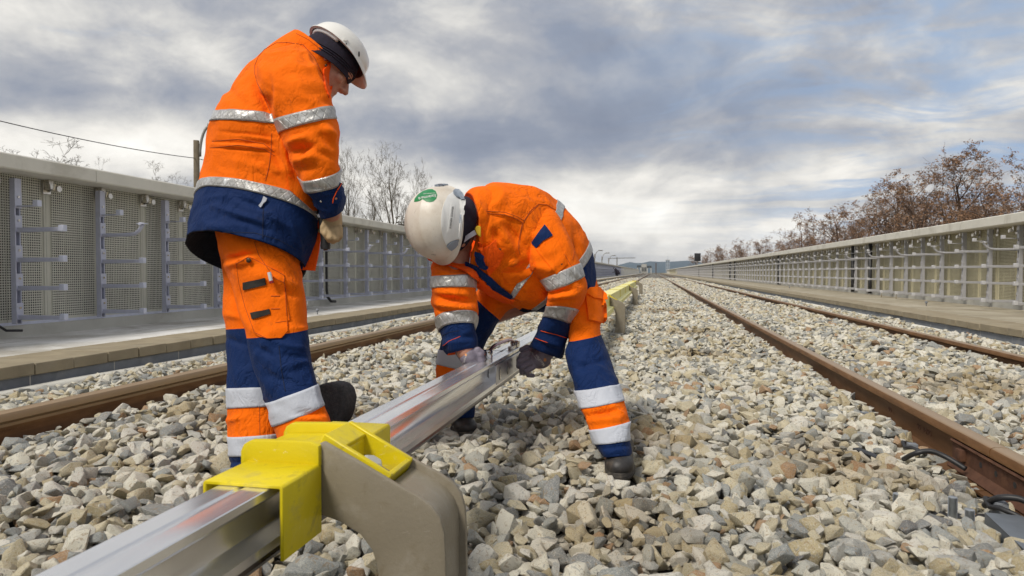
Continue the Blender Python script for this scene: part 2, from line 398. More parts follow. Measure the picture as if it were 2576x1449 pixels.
HI = [make_stone(i, True) for i in range(34)]; LO = [make_stone(50 + i, False) for i in range(16)]
def stone_col(name, meshes):
    c = bpy.data.collections.new(name)
    for i, me in enumerate(meshes):
        o = bpy.data.objects.new('%s_%02d' % (name, i), me); c.objects.link(o)
    return c
def instancer(name, pts, rots, scl, idx, coll, parent, label=None):
    me = bpy.data.meshes.new(name); me.vertices.add(len(pts)); me.vertices.foreach_set('co', np.asarray(pts, dtype=np.float32).ravel())
    for nm, ty, arr in (('rot', 'FLOAT_VECTOR', rots), ('scl', 'FLOAT_VECTOR', scl)):
        at = me.attributes.new(nm, ty, 'POINT'); at.data.foreach_set('vector', np.asarray(arr, dtype=np.float32).ravel())
    at = me.attributes.new('idx', 'INT', 'POINT'); at.data.foreach_set('value', np.asarray(idx, dtype=np.int32))
    me.materials.append(M['stone'])
    o = link(name, me, parent); ng = bpy.data.node_groups.new(name, 'GeometryNodeTree')
    ng.interface.new_socket('Geometry', in_out='INPUT', socket_type='NodeSocketGeometry'); ng.interface.new_socket('Geometry', in_out='OUTPUT', socket_type='NodeSocketGeometry')
    g = NB(ng); gi = g.node('NodeGroupInput'); go = g.node('NodeGroupOutput')
    ci = g.node('GeometryNodeCollectionInfo'); ci.inputs['Collection'].default_value = coll
    ci.inputs['Separate Children'].default_value = True; ci.inputs['Reset Children'].default_value = True
    def na_(nm, ty): nd = g.node('GeometryNodeInputNamedAttribute'); nd.data_type = ty; nd.inputs['Name'].default_value = nm; return nd.outputs['Attribute']
    e2r = g.node('FunctionNodeEulerToRotation', {0: na_('rot', 'FLOAT_VECTOR')})
    ip = g.node('GeometryNodeInstanceOnPoints'); ip.inputs['Pick Instance'].default_value = True
    g.l.new(gi.outputs[0], ip.inputs['Points']); g.l.new(ci.outputs[0], ip.inputs['Instance']); g.l.new(na_('idx', 'INT'), ip.inputs['Instance Index'])
    g.l.new(e2r.outputs[0], ip.inputs['Rotation']); g.l.new(na_('scl', 'FLOAT_VECTOR'), ip.inputs['Scale']); g.l.new(ip.outputs[0], go.inputs[0])
    md = o.modifiers.new('scatter', 'NODES'); md.node_group = ng; tag(o, label, kind='stuff'); return o
KEEP_OUT = []                                    # (x, y, radius) discs where no top-layer stone is put (boots, studs)
def blocked(x, y):
    for rx in RX:
        if abs(x - rx) < .062: return True
    return False
def frustum_x(y, m):                             # visible x range at depth y, with a margin for other viewpoints
    a = YAW; l = math.tan(a + math.atan(512 / FPX)); r_ = math.tan(math.atan(512 / FPX) - a)
    return -l * y - m, r_ * y + m
def scatter(y0, y1, step, layers, size, margin):
    P_ = []; S_ = []
    for (dz_, sc, dens) in layers:
        y = y0
        while y < y1:
            xa, xb = frustum_x(y, margin); xa = max(xa, -3.93); xb = min(xb, 3.62)
            x = xa + rng.uniform(0, step)
            while x < xb:
                if rng.random() < dens:
                    jx = x + rng.uniform(-.5, .5) * step; jy = y + rng.uniform(-.5, .5) * step
                    if not blocked(jx, jy):
                        near_ = any((jx - kx) ** 2 + (jy - ky) ** 2 < kr * kr for kx, ky, kr in KEEP_OUT)
                        if not (near_ and dz_ > -.02):
                            zz_ = hf(jx, jy) + dz_ + rng.uniform(-.010, .010)
                            if near_: zz_ = min(zz_, hf(jx, jy) - .026)
                            P_.append((jx, jy, zz_)); S_.append(sc)
                x += step
            y += step
    n = len(P_); s = size * np.exp(rng.normal(0, .27, n)) * np.array(S_); s = np.clip(s, size * .5, size * 1.75)
    S3 = np.stack([s * rng.uniform(.9, 1.2, n), s * rng.uniform(.85, 1.1, n), s * rng.uniform(.8, 1.2, n)], 1)
    Rt = np.stack([rng.normal(0, .42, n), rng.normal(0, .42, n), rng.uniform(0, 6.283, n)], 1)
    flip = rng.random(n) < .12; Rt[flip, 0] += math.pi / 2
    return np.array(P_), Rt, S3
KEEP_OUT += [(-.12, 2.44, .115), (-.12, 2.36, .10), (-.93, 3.18, .14), (-.42, 8.35, .12), (-1.35, 2.30, .17), (-1.62, 2.45, .15)]
for kx_, ky_ in ((952.5, 522), (969.5, 532), (960, 530), (990, 530), (1010, 545)):
    kp_ = at_Z(kx_, ky_, -.16); KEEP_OUT.append((kp_.x, kp_.y, .055))
bed = bpy.data.objects['ballast_bed']
P1, R1, S1 = scatter(1.15, 6.2, .052, [(-.03, 1.0, .95), (.0, 1.0, .92), (.018, .8, .45), (-.006, .42, .6)], .074, .8)
big = S1[:, 0]
# the stones that show largest in the picture are single objects, the rest one scatter
dd_ = P1 - np.array([0, 0, CAMZ]); zc_ = dd_ @ np.array(CF); px_ = 512 + FPX * (dd_ @ np.array(CR)) / zc_; py_ = 288 - FPX * (dd_ @ np.array(CU)) / zc_
score = big / zc_ * ((px_ > 3) & (px_ < 1021) & (py_ < 574) & (P1[:, 2] > np.array([hf(a, c) for a, c in P1[:, :2]]) - .012))
sel = np.argsort(-score)[:295]; rest = np.setdiff1d(np.arange(len(P1)), sel)
idx1 = rng.integers(0, len(HI), len(P1))
for k in sel:
    o = bpy.data.objects.new('stone', HI[idx1[k]]); COL.objects.link(o); o.parent = bed
    o.location = P1[k]; o.rotation_euler = R1[k]; o.scale = S1[k]
near_c = stone_col('near_stone', HI); far_c = stone_col('far_stone', LO)
instancer('loose_stones', P1[rest], R1[rest], S1[rest], idx1[rest], near_c, bed, 'loose crushed grey, beige and rust stones')
P2, R2, S2 = scatter(6.2, 15, .062, [(-.02, 1.0, .9), (.006, .9, .6)], .079, .9)
instancer('distant_stones', P2, R2, S2, rng.integers(0, len(LO), len(P2)), far_c, bed)
P3_, R3, S3 = scatter(15, 34, .085, [(-.012, 1.0, .85)], .088, 1.0)
instancer('distant_stones', P3_, R3, S3, rng.integers(0, len(LO), len(P3_)), far_c, bed)

P4_, R4, S4 = scatter(34, 78, .15, [(-.010, 1.0, .9)], .155, 1.0)
instancer('distant_stones', P4_, R4, S4, rng.integers(0, len(LO), len(P4_)), far_c, bed)
# ------------------------------------------------------------------ rails
def rail_prof(cx, z0=0.0, sgn=1):
    half = [(0, 0), (.020, -.0008), (.031, -.005), (.0355, -.014), (.036, -.036), (.030, -.0405), (.011, -.052), (.0085, -.075), (.0085, -.125), (.014, -.145),
            (.045, -.158), (.075, -.162), (.075, -.172)]
    return [(cx + x, z0 + z) for x, z in half] + [(cx - x, z0 + z) for x, z in half[::-1][:-1]]
def rail(cx, y0, y1, label, mat):
    m = MB(); m.prism(rail_prof(cx, .06 if cx < 0 else 0.0), 'Y', y0, y1); o = m.build('rail', mat, loc=None, auto=32)
    return tag(o, label, 'rail')
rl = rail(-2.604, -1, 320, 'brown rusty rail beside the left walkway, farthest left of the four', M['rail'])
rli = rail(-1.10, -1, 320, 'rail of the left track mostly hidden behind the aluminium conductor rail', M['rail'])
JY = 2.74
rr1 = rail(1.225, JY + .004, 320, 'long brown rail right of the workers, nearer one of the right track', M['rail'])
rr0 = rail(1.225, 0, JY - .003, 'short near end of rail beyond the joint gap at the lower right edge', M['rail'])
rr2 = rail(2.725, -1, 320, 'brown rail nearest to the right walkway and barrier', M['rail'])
# joint bar with bolt and holes (both sides), clips, sleepers
M['rust'] = simple('red_rust_plate', (.115, .055, .034), .75, .2, .3, 25, .001, 150, .3, (.20, .10, .05), 9, .6)
for s_ in (-1, 1):
    m = MB(); xf = 1.225 + s_ * .0095
    prof = [(xf, -.050), (xf + s_ * .024, -.044), (xf + s_ * .028, -.052), (xf + s_ * .018, -.064), (xf + s_ * .018, -.122), (xf + s_ * .034, -.142), (xf + s_ * .040, -.152), (xf, -.148)]
    m.prism(prof, 'Y', JY - .40, JY + .33); fp = m.build('joint_bar', M['rust'], rr1, auto=30)
    m = MB(); m.box(xf + s_ * .0182, JY + .205, -.110, xf + s_ * .040, JY + .25, -.066); m.build('bolt_head', M['rust'], fp, bevel=.003)
    m = MB(); m.box(xf + s_ * .0182, JY - .33, -.110, xf + s_ * .040, JY - .285, -.066); m.build('bolt_head', M['rust'], fp, bevel=.003)
    for hy in (.085, -.03, -.16):
        m = MB(); m.tube([(xf + s_ * .0165, JY + hy, -.088), (xf + s_ * .0188, JY + hy, -.088)], .011, 12); m.build('bolt_hole', M['dark'], fp)
# raised mill marks on the rail web, as rolled into it: 99 3490
def text_mesh(txt, size, extrude=0.0, mat=None, name='lettering', parent=None, bold=0.0, align='CENTER', shear=0.0):
    cu = bpy.data.curves.new(name, 'FONT'); cu.body = txt; cu.size = size; cu.extrude = extrude; cu.align_x = align; cu.align_y = 'CENTER'; cu.offset = bold; cu.shear = shear
    cu.resolution_u = 3
    to = bpy.data.objects.new(name, cu); COL.objects.link(to); bpy.context.view_layer.update()
    dg = bpy.context.evaluated_depsgraph_get(); me = bpy.data.meshes.new_from_object(to.evaluated_get(dg)); bpy.data.objects.remove(to); bpy.data.curves.remove(cu)
    me.name = name; me.materials.clear()
    if mat is not None: me.materials.append(mat)
    return me
def map_mesh(me, fn):
    for v_ in me.vertices: v_.co = fn(v_.co)
    me.update(); return me
for txt, yc in (('09 3490', 3.42), ('99 -', 3.86)):
    me = text_mesh(txt, .036, .0015, M['rust'], 'mill_mark')
    map_mesh(me, lambda c: Vector((1.225 - .0085 - max(0, c.z), yc - c.x * 1.5, -.092 + c.y)))
    link('mill_mark', me, rr1)
# sleepers
def sleeper(x0, x1, y, zt, nm='sleeper'):
    m = MB(); h = .085
    m.prism([(y - .13, zt - .2), (y + .13, zt - .2), (y + .095, zt), (y - .095, zt)], 'X', x0, x1)
    return m.build('sleeper', M['sleeper'], bevel=.006, seg=1)
SLE = []
sy = [2.46, 3.17, 3.84, 4.42] + [5.04 + .62 * i for i in range(9)]
s0 = sleeper(.68, 3.28, sy[0], -.172)
tag(s0, 'concrete sleeper half buried in stones under the rail joint at lower right', 'sleeper', 'concrete sleepers under the right track')
for i, y in enumerate(sy[1:]):
    c = s0.copy(); COL.objects.link(c); c.location.y = y - sy[0]; c['label'] = 'concrete sleeper buried in the stones under the right track beyond the rail joint'
l0 = sleeper(-3.2, -.35, 2.2, -.112); tag(l0, 'concrete sleeper buried in the stones under the left track', 'sleeper', 'concrete sleepers under the left track')
for i in range(1, 14):
    c = l0.copy(); COL.objects.link(c); c.location.y = i * .62
# rail clips: a bent spring rod and a grey block beside the rail foot
def clip(x, y, s, label, grp):
    t = empty('rail_clip', (x, y, -.16), label, 'rail clip', grp)
    m = MB(); pts = [(x - s * .02, y - .035, -.145), (x - s * .05, y - .07, -.118), (x - s * .09, y - .045, -.105), (x - s * .095, y, -.118), (x - s * .09, y + .045, -.105), (x - s * .05, y + .07, -.118), (x - s * .02, y + .035, -.145)]
    m.tube(pts, .0085, 8); m.build('spring_rod', M['dark'], t, auto=60)
    m = MB(); m.box(x - s * .085, y - .018, -.155, x - s * .05, y + .018, -.098); m.build('bolt', M['block'], t, bevel=.002)
    m = MB(); m.box(x - s * .30, y - .03, -.163, x - s * .1, y + .03, -.150); m.build('pad', M['dark'], t, bevel=.002)
    return t
for i, y in enumerate((2.42, 3.17, 3.84, 4.42, 5.04, 5.66)):
    for s_ in (1, -1):
        lab = ['spring clip holding the rail foot by the bolts at lower right', 'black spring clip beside the end of the rusty joint bar', 'spring clip with grey bolt head below the mill marks on the rail',
               'spring clip half covered by stones before the rail grows small', 'small spring clip along the rail past the workers', 'farthest small spring clip along the rail'][i]
        if s_ < 0: lab = lab.replace('spring clip', 'hidden far-side spring clip')
        clip(1.15 if s_ > 0 else 1.30, y, s_, lab, 'spring clips along the right-hand track')

# ------------------------------------------------------------------ walkways
def along(y): return min(1.0, max(0.0, y))
def walkway(side):
    s = -1 if side == 'left' else 1
    xe = 4.0 if s < 0 else 3.68; zt = .030 if s < 0 else .036; xw = 5.9 if s < 0 else 5.80
    x_in = xe + .52
    root = empty('walkway', (s * (xe + 1), 20, 0)); tag(root, kind='structure'); root['label'] = '%s concrete walkway with a paved edge beside the track' % side
    y0 = -1.0
    m = MB(); m.box(s * x_in, y0, -.12, s * (xw + .3), YFAR, zt - .004); m.build('deck', M['deck'] if s < 0 else M['deck_r'], root)
    m = MB(); m.box(s * (xw - .10), y0, zt - .02, s * (xw + .05), YFAR, zt + .10); m.build('plinth', M['conc'], root)
    L = .312; rg = random.Random(5 + s); n = 0; y = 1.9
    proto = None; mbr = MB()
    while y < 130:
        h0 = rg.uniform(-.003, .003); o0 = rg.uniform(-.004, .004)
        if y < (11.0 if s < 0 else 13):
            m = MB(); m.box(s * (xe + o0), y + .003, zt - .078 + h0, s * (x_in - .004), y + L - .003, zt + h0); m.build('paver', M['paver'], root, bevel=.004, seg=1)
        else:
            mbr.box(s * (xe + o0), y + .003, zt - .078, s * (x_in - .004), y + L - .003, zt + h0)
        y += L
    tag(mbr.build('far_pavers', M['paver'], root), kind='stuff')
    m = MB(); m.box(s * (xe + .02), y0, -.3, s * (x_in - .01), 1.9, zt); m.box(s * (xe + .02), 130, -.3, s * (x_in - .01), YFAR, zt); m.build('edge_course', M['paver'], root)
    m = MB(); m.box(s * (xe + .025), 1.9, -.3, s * (x_in - .02), 130, zt - .082); m.build('edge_footing', M['conc'], root)
    y = 1.6
    mf = MB()
    while y < 60:
        if y < 12:
            m = MB(); m.box(s * (xe + .018 + rg.uniform(0, .006)), y + .003, -.32, s * (xe + .16), y + .72 - .003, zt - .082); m.build('kerb_block', M['block'], root, bevel=.004, seg=1)
        else: mf.box(s * (xe + .02), y + .003, -.32, s * (xe + .16), y + .717, zt - .082)
        y += .72
    tag(mf.build('far_kerb_blocks', M['block'], root), kind='stuff')
    # pale drain lip at the foot of the kerb
    m = MB(); m.tube([(s * (xe - .05), yy, -.155 + .006 * math.sin(yy * 2)) for yy in np.arange(0, 40, .8)], .045, 10); m.build('cable_duct', M['coping'], root, smooth=True)
    return root
walkway('left'); walkway('right')

# ------------------------------------------------------------------ barriers with perforated panels
PANEL_W = .65
def barrier(side):
    s = -1 if side == 'left' else 1
    if s < 0: xp, xc, zt, zb, y_start, y_end, ph = 5.88, 5.52, 1.672, 1.535, 2.0, 127.0, 5.03
    else: xp, xc, zt, zb, y_start, y_end, ph = 5.78, 5.45, 1.542, 1.382, 7.0, 250.0, 5.30
    root = empty('noise_barrier', (s * xp, 30, 0), '%s barrier of perforated grey-green panels under a pale concrete coping' % side, 'barrier')
    zc0 = .155 if s < 0 else .10
    # backing wall and soffit
    m = MB(); m.box(s * (xp + .06), -1, -.6, s * (xp + .30), 300, zt - .01); m.build('backing_wall', M['conc'], root)
    # coping segments
    seg = 3.47; y = y_start - 3 if s < 0 else 13.65 - 3 * seg
    cp = []
    while y < 300:
        m = None
        if not cp:
            m = MB(); z0 = zb; m.prism([(s * xc, z0 + .012), (s * (xc + .012), z0), (s * (xp + .38), z0), (s * (xp + .38), zt - .012), (s * (xp + .35), zt), (s * (xc + .012), zt), (s * xc, zt - .012)], 'Y', y + .003, y + seg - .003)
            o = m.build('coping_slab', M['coping'], root, auto=30); cp.append((o, y))
        else:
            o = cp[0][0].copy(); COL.objects.link(o); o.location.y += y - cp[0][1]
        y += seg
    # panels
    y = ph - PANEL_W * round((ph - y_start) / PANEL_W) ; first = None; mfar = MB(); prof = []
    h = zb - zc0
    mp = MB(); W2 = PANEL_W - .004
    # cassette cross-section: flat flanges at the sides, shallow pan, crease (x towards the track)
    cs = [(.0, 0), (.018, .0), (.018, .022), (.006, .026), (.006, .055), (.022, .060), (.022, .213), (.017, .216), (.022, .219), (.022, .429), (.017, .432), (.022, .435), (.022, W2 - .060), (.006, W2 - .055), (.006, W2 - .026), (.018, W2 - .022), (.018, W2), (0, W2)]
    poly = [(-s * a, bb) for a, bb in cs]
    mp.prism(poly, 'Z', 0, h + .02)
    proto = mp.build('panel', M['panel'] if s < 0 else M['panel_r'])
    proto.parent = root; me_p = proto.data
    k = 0
    while y < y_end:
        if y > 60: break
        o = proto if k == 0 else proto.copy()
        if k: COL.objects.link(o)
        o.location = Vector((s * xp, y, zc0)) - root.location
        y += PANEL_W; k += 1
    o = bpy.data.objects.new('far_panels', me_p.copy()); COL.objects.link(o); o.parent = root; o.location = Vector((s * xp, y, zc0)) - root.location
    ar = o.modifiers.new('row', 'ARRAY'); ar.use_relative_offset = False; ar.use_constant_offset = True; ar.constant_offset_displace = (0, PANEL_W, 0); ar.count = int((y_end - y) / PANEL_W)
    o['kind'] = 'stuff'
    m = MB(); m.box(s * (xp - .03), y_start, zc0 - .03, s * (xp + .05), y_end, zc0 + .004); m.build('bottom_channel', M['zinc2'] if s < 0 else M['conc'], root)
    if s < 0: m = MB(); m.box(s * (xp - .12), y_end + .1, 0, s * (xp + .05), 300, zb); m.build('plain_wall', M['coping'], root)
    else: m = MB(); m.box(s * (xp - .06), y_end + .1, 0, s * (xp + .05), 300, zb); m.build('plain_wall', M['coping'], root)
    # stainless hangers under the coping
    y = ph - PANEL_W * int((ph - y_start) / PANEL_W); hp = None; cnt = 0
    while y < 60:
        if hp is None:
            xq = s * (xp - .03); mm = MB(); mm.box(xq, y - .045, zb - .14, xq - s * .006, y + .045, zb - .005)
            hp = mm.build('hanger_plate', M['stainless'], root, bevel=.002, seg=1)
            mm = MB(); mm.tube([(xq - s * .05, y - .02, zb - .002), (xq - s * .05, y - .022, zb - .075), (xq - s * .07, y - .02, zb - .105), (xq - s * .10, y - .018, zb - .10), (xq - s * .112, y - .016, zb - .045)], .013, 8); mm.box(xq - s * .03, y - .045, zb - .10, xq - s * .075, y + .005, zb - .004)
            mm.build('hook', M['stainless'], hp, auto=40)
            mm = MB(); mm.tube([(xq - s * .10, y + .05, zb - .085), (xq - s * .04, y + .05, zb - .085)], .030, 12); mm.build('roller', M['stainless'], hp, auto=40)
            mm = MB(); mm.tube([(xq - s * .007, y + .022, zb - .10), (xq - s * .009, y + .022, zb - .10)], .010, 8); mm.build('slot', M['dark'], hp)
            hy = y
        elif cnt < 60: c = copy_tree(hp, root); c.location.y += y - hy
        cnt += 1; y += PANEL_W
    return root
barL = barrier('left'); barR = barrier('right')

# ------------------------------------------------------------------ cable racks on the barriers
M['pale_cap'] = simple('pale_grey_cap', (.58, .58, .60), .45, .2, .06, 14)
def rack(side, bent):
    Z1 = M['zinc'] if side == 'left' else M['zinc_g']; Z2 = M['zinc2'] if side == 'left' else M['pale_cap']
    s = -1 if side == 'left' else 1
    zs = [1.235, 1.02, .745, .485, .215] if s < 0 else [1.16, .985, .72, .455, .175]
    ztop = 1.49 if s < 0 else 1.36; zbot = .15 if s < 0 else .105
    t = empty('cable_rack', (0, 0, 0)); x = 0.0
    m = MB(); m.box(x, -.030, zbot, x - s * .052, -.018, ztop); m.box(x, .018, zbot, x - s * .052, .030, ztop); m.box(x + s * .004, -.030, zbot, x - s * .006, .03, ztop)
    m.build('upright', Z1, t, bevel=.002, seg=1)
    m = MB(); m.box(x - s * .052, -.034, ztop - .13, x - s * .060, .034, ztop); m.build('head_plate', Z1, t, bevel=.0015, seg=1)
    for i, z in enumerate(zs):
        L = .26 if i == 0 else .52
        m = MB(); m.box(x - s * .052, -.034, z - .02, x - s * .060, .034, z + .13); m.box(x + s * .002, .031, z - .02, x - s * .060, .037, z + .13)
        a = m.build('arm_bracket', Z1, t, bevel=.0015, seg=1)
        m = MB(); m.tube([(x - s * .061, 0.0, z + .085), (x - s * .069, 0.0, z + .085)], .011, 8); m.build('bolt', M['stainless'], a, auto=40)
        m = MB()
        if i == 1 and bent:
            pts = [(x - s * .06, 0, z), (x - s * .22, 0, z), (x - s * .38, .0, z + .003), (x - s * .45, 0, z + .012), (x - s * .50, 0, z + .045), (x - s * .545, 0, z + .105)]
            m.tube(pts, .019, 10); m.build('bent_pipe_arm', Z1, a, auto=50)
            m = MB(); m.tube([(x - s * .53, -.03, z + .113), (x - s * .53, .03, z + .113)], .016, 8); m.box(x - s * .49, -.03, z + .112, x - s * .59, .03, z + .120); m.build('saddle', Z2, a, bevel=.001, seg=1)
        elif i == 0:
            m.box(x - s * .06, -.022, z - .006, x - s * L, .022, z + .004); m.build('hook_arm', Z1, a, bevel=.001, seg=1)
            m = MB(); m.box(x - s * (L - .02), -.024, z - .007, x - s * (L + .035), .024, z + .05); m.build('end_cap', Z2, a, bevel=.003, seg=1)
        else:
            m.prism([(x - s * .055, z - .026), (x - s * L, z - .018), (x - s * L, z + .016), (x - s * .055, z + .018)], 'Y', -.02, .02); m.build('arm', Z1, a, bevel=.002, seg=1)
            m = MB(); m.box(x - s * (L - .01), -.023, z - .022, x - s * (L + .045), .023, z + .036); m.build('end_cap', Z2, a, bevel=.003, seg=1)
    return t
def merge_tree(t, name, mat_src=None):
    m = bmesh.new(); bpy.context.view_layer.update(); mats = []
    def rec(o, mw):
        if o.type == 'MESH':
            tmp = o.data.copy(); tmp.transform(mw)
            mt = o.data.materials[0]
            if mt not in mats: mats.append(mt)
            for p in tmp.polygons: p.material_index = mats.index(mt)
            m.from_mesh(tmp); bpy.data.meshes.remove(tmp)
        for c in o.children: rec(c, mw @ Matrix.Translation(c.location))
    rec(t, Matrix.Identity(4)); me = bpy.data.meshes.new(name); m.to_mesh(me); m.free()
    for mt in mats: me.materials.append(mt)
    return me
ordn = ['first', 'second', 'third', 'fourth', 'fifth', 'sixth', 'seventh', 'eighth', 'ninth', 'tenth', 'eleventh', 'twelfth']
def racks(side):
    s = -1 if side == 'left' else 1
    A = rack(side, False); B = rack(side, True); mA = merge_tree(A, 'cable_rack'); mB_ = merge_tree(B, 'cable_rack')
    x = s * (5.78 if s < 0 else 5.66); sp = .985
    ys_ = [5.25 + sp * i for i in range(-2, 124)] if s < 0 else [8.16 + sp * i for i in range(0, 160)]
    grp = 'cable racks bolted to the %s barrier' % side; k = 0; vis = 0
    for i, y in enumerate(ys_):
        bent = (i % 2 == 1) if s < 0 else (i % 2 == 0)
        if y < 34:
            if i == (0 if s < 0 else 1): o = A if not bent else B
            else: o = copy_tree(B if bent else A)
            o.location = (x, y, 0)
        else:
            o = bpy.data.objects.new('cable_rack', mB_ if bent else mA); COL.objects.link(o); o.location = (x, y, 0)
        base = 'cable rack with %s' % ('a bent pipe as second arm' if bent else 'straight arms only')
        inview = (s < 0 and y > 4.9) or (s > 0 and y > 11.8)
        if inview and vis < 12:
            lab = '%s %s, counted from the %s edge inwards' % (ordn[vis], base, side); vis += 1
        elif y < 34: lab = 'smaller %s, middle stretch of the %s barrier' % (base, side)
        else: lab = 'tiny distant steel cable rack far along the %s barrier' % side
        if not inview: lab = 'cable rack on the %s barrier just outside the picture' % side
        tag(o, lab, 'cable rack', grp)
    used = {bool(0), bool(1)}
    for o in (A, B):
        if 'label' not in o: 
            for c in list(o.children):
                for d in list(c.children): bpy.data.objects.remove(d)
                bpy.data.objects.remove(c)
            bpy.data.objects.remove(o)
racks('left'); racks('right')
# dark pipes down the face of the barriers
def dpipe(side, y, label, r=.03, hook=False):
    s = -1 if side == 'left' else 1; x = s * (5.72 if s < 0 else 5.62); zt = 1.53 if s < 0 else 1.38
    m = MB(); pts = [(x, y, .06), (x, y, .3), (x, y, zt)]
    if hook: pts = [(x - s * .02, y + .3, .09), (x, y + .16, .10), (x, y + .04, .18), (x, y, .3), (x, y, 1.1), (x - s * .1, y - .25, zt - .2), (x - s * .14, y - .6, zt - .06)]
    m.tube(pts, r, 8); o = m.build('cable_pipe', M['dark'], smooth=True); tag(o, label, 'pipe'); return o
dpipe('left', 4.95, 'black cable dropping down the left barrier at the picture edge', .012, True)
dpipe('left', 11.3, 'black pipe on the left barrier between the two workers', .025, True)
dpipe('right', 19.6, 'near one of the pair of dark pipes on the right barrier', .05)
dpipe('right', 21.2, 'far one of the pair of dark pipes on the right barrier', .05)
dpipe('right', 33.0, 'dark pipe on the right barrier at about half way', .06)
for y_, k_ in ((50, 'second cluster'), (53, 'second cluster far side'), (68, 'farther stretch'), (88, 'farthest stretch')):
    dpipe('right', y_, 'thin dark pipe of the %s on the right barrier' % k_, .07)
# anchor bolts on walkways
def knob(x, y, z, label):
    t = empty('anchor_stub', (x, y, z), label, 'anchor stub')
    m = MB(); m.tube([(x, y, z), (x, y, z + .05)], .008, 8); m.build('stem', M['block'], t, smooth=True)
    bm = bmesh.new(); bmesh.ops.create_uvsphere(bm, u_segments=12, v_segments=8, radius=.024); bmesh.ops.translate(bm, vec=(x, y, z + .06), verts=bm.verts)
    me = bpy.data.meshes.new('ball'); bm.to_mesh(me); bm.free(); me.shade_smooth(); link('ball', me, t, M['block'])
knob(-4.65, 8.9, .03, 'small grey ball-headed stub on the left walkway between the workers')
knob(4.7, 13.2, .036, 'small grey ball-headed stub on the right walkway')
knob(4.8, 26.0, .036, 'distant ball-headed stub on the right walkway')
for x_, y_, l_ in ((-5.35, 9.9, 'short upright peg on the left walkway below the black pipe'), (5.3, 16.6, 'first short upright peg at the foot of the right barrier'), (5.3, 17.6, 'second short upright peg at the foot of the right barrier')):
    m = MB(); m.tube([(x_, y_, .03), (x_, y_, .18)], .014, 8); tag(m.build('peg', M['stainless'], smooth=True), l_, 'peg')
# ------------------------------------------------------------------ aluminium conductor rail beside the left track
def alu_mat():
    q = material('extruded_aluminium', (.88, .88, .88), .22, .82); co = world_co(q)
    st = q.noise(q.mapping(co, scale=(60, .5, 60)), 2, 4, .5); sm = q.noise(q.mapping(co, scale=(3, .8, 3)), 5, 6, .6)
    c = q.ramp(sm, [(.3, (.80, .80, .80)), (.7, (.92, .92, .92))]); q.put(q.bs.inputs['Base Color'], c)
    q.put(q.bs.inputs['Roughness'], q.math('ADD', .07, q.math('MULTIPLY', q.math('ADD', st, sm), .13))); bump(q, st, .00004)
    return q.m
M['alu'] = alu_mat()
M['alu2'] = simple('milled_aluminium_bar', (.52, .53, .57), .32, .95, .12, 20, .0003, 90)
M['steel_cap'] = simple('dark_stainless_contact_strip', (.13, .12, .13), .22, 1.0, .25, 8)
M['yel'] = simple('yellow_plastic', (.70, .56, .006), .42, 0, .07, 6, .0008, 50, .5, (.46, .38, .10), 16, .5)
def scratch(m_, pale, amt):
    q = NB(m_.node_tree); bs = [n for n in m_.node_tree.nodes if n.type == 'BSDF_PRINCIPLED'][0]; src = bs.inputs['Base Color'].links[0].from_socket; co = q.node('ShaderNodeNewGeometry').outputs['Position']
    s1 = q.noise(q.mapping(co, rot=(.2, .4, .9), scale=(1, 14, 3)), 16, 6, .7, 1.6); s2 = q.noise(q.mapping(co, rot=(1.2, .1, .3), scale=(12, 1, 2)), 14, 6, .7, 2.2); g_ = q.noise(co, 24, 7, .7, .6)
    c = q.mix(q.math('MULTIPLY', q.smooth(s1, .64, .70), amt), src, pale); c = q.mix(q.math('MULTIPLY', q.smooth(s2, .65, .70), amt), c, pale); c = q.mix(q.math('MULTIPLY', q.smooth(g_, .56, .72), .35), c, (.16, .12, .06)); q.put(bs.inputs['Base Color'], c)
scratch(M['yel'], (.85, .80, .45), .6)
M['yel_pale'] = simple('pale_yellow_cover', (.84, .79, .33), .5, 0, .05, 6)
M['taupe'] = simple('taupe_moulded_bracket', (.245, .212, .155), .42, 0, .06, 7, .0006, 160, .45, (.34, .31, .26), 14, .4)
scratch(M['taupe'], (.42, .39, .33), .4)
M['putty'] = simple('grey_bolt', (.45, .45, .44), .5, .2, .1, 20)
CX = -.6145; ZT = .300
conductor = empty('conductor_rail', (CX, 1.0, .19), 'long silver aluminium conductor rail running diagonally past both workers', 'conductor rail')
half = [(.0435, -.0015), (.0435, -.013), (.040, -.017), (.020, -.024), (.0135, -.034), (.0125, -.058), (.017, -.070), (.032, -.078), (.0435, -.083), (.0440, -.097)]
top = [(-.0435, -.0015), (-.042, 0), (-.008, 0), (-.006, -.0028), (.002, -.0028), (.004, .0004), (.010, .0004), (.012, 0), (.042, 0)]
prof = [(CX + x, ZT + z) for x, z in top] + [(CX + x, ZT + z) for x, z in half] + [(CX - x, ZT + z) for x, z in half[::-1][:-1]]
m = MB(); m.prism(prof, 'Y', -.4, 21.0); m.build('aluminium_profile', M['alu'], conductor, auto=28)
sp_ = [(.0442, -.0972), (.0450, -.104), (.042, -.111), (.034, -.1145)]
m = MB(); m.prism([(CX + x, ZT + z) for x, z in sp_] + [(CX - x, ZT + z) for x, z in sp_[::-1]], 'Y', -.4, 21.0); m.build('contact_strip', M['steel_cap'], conductor, auto=28)
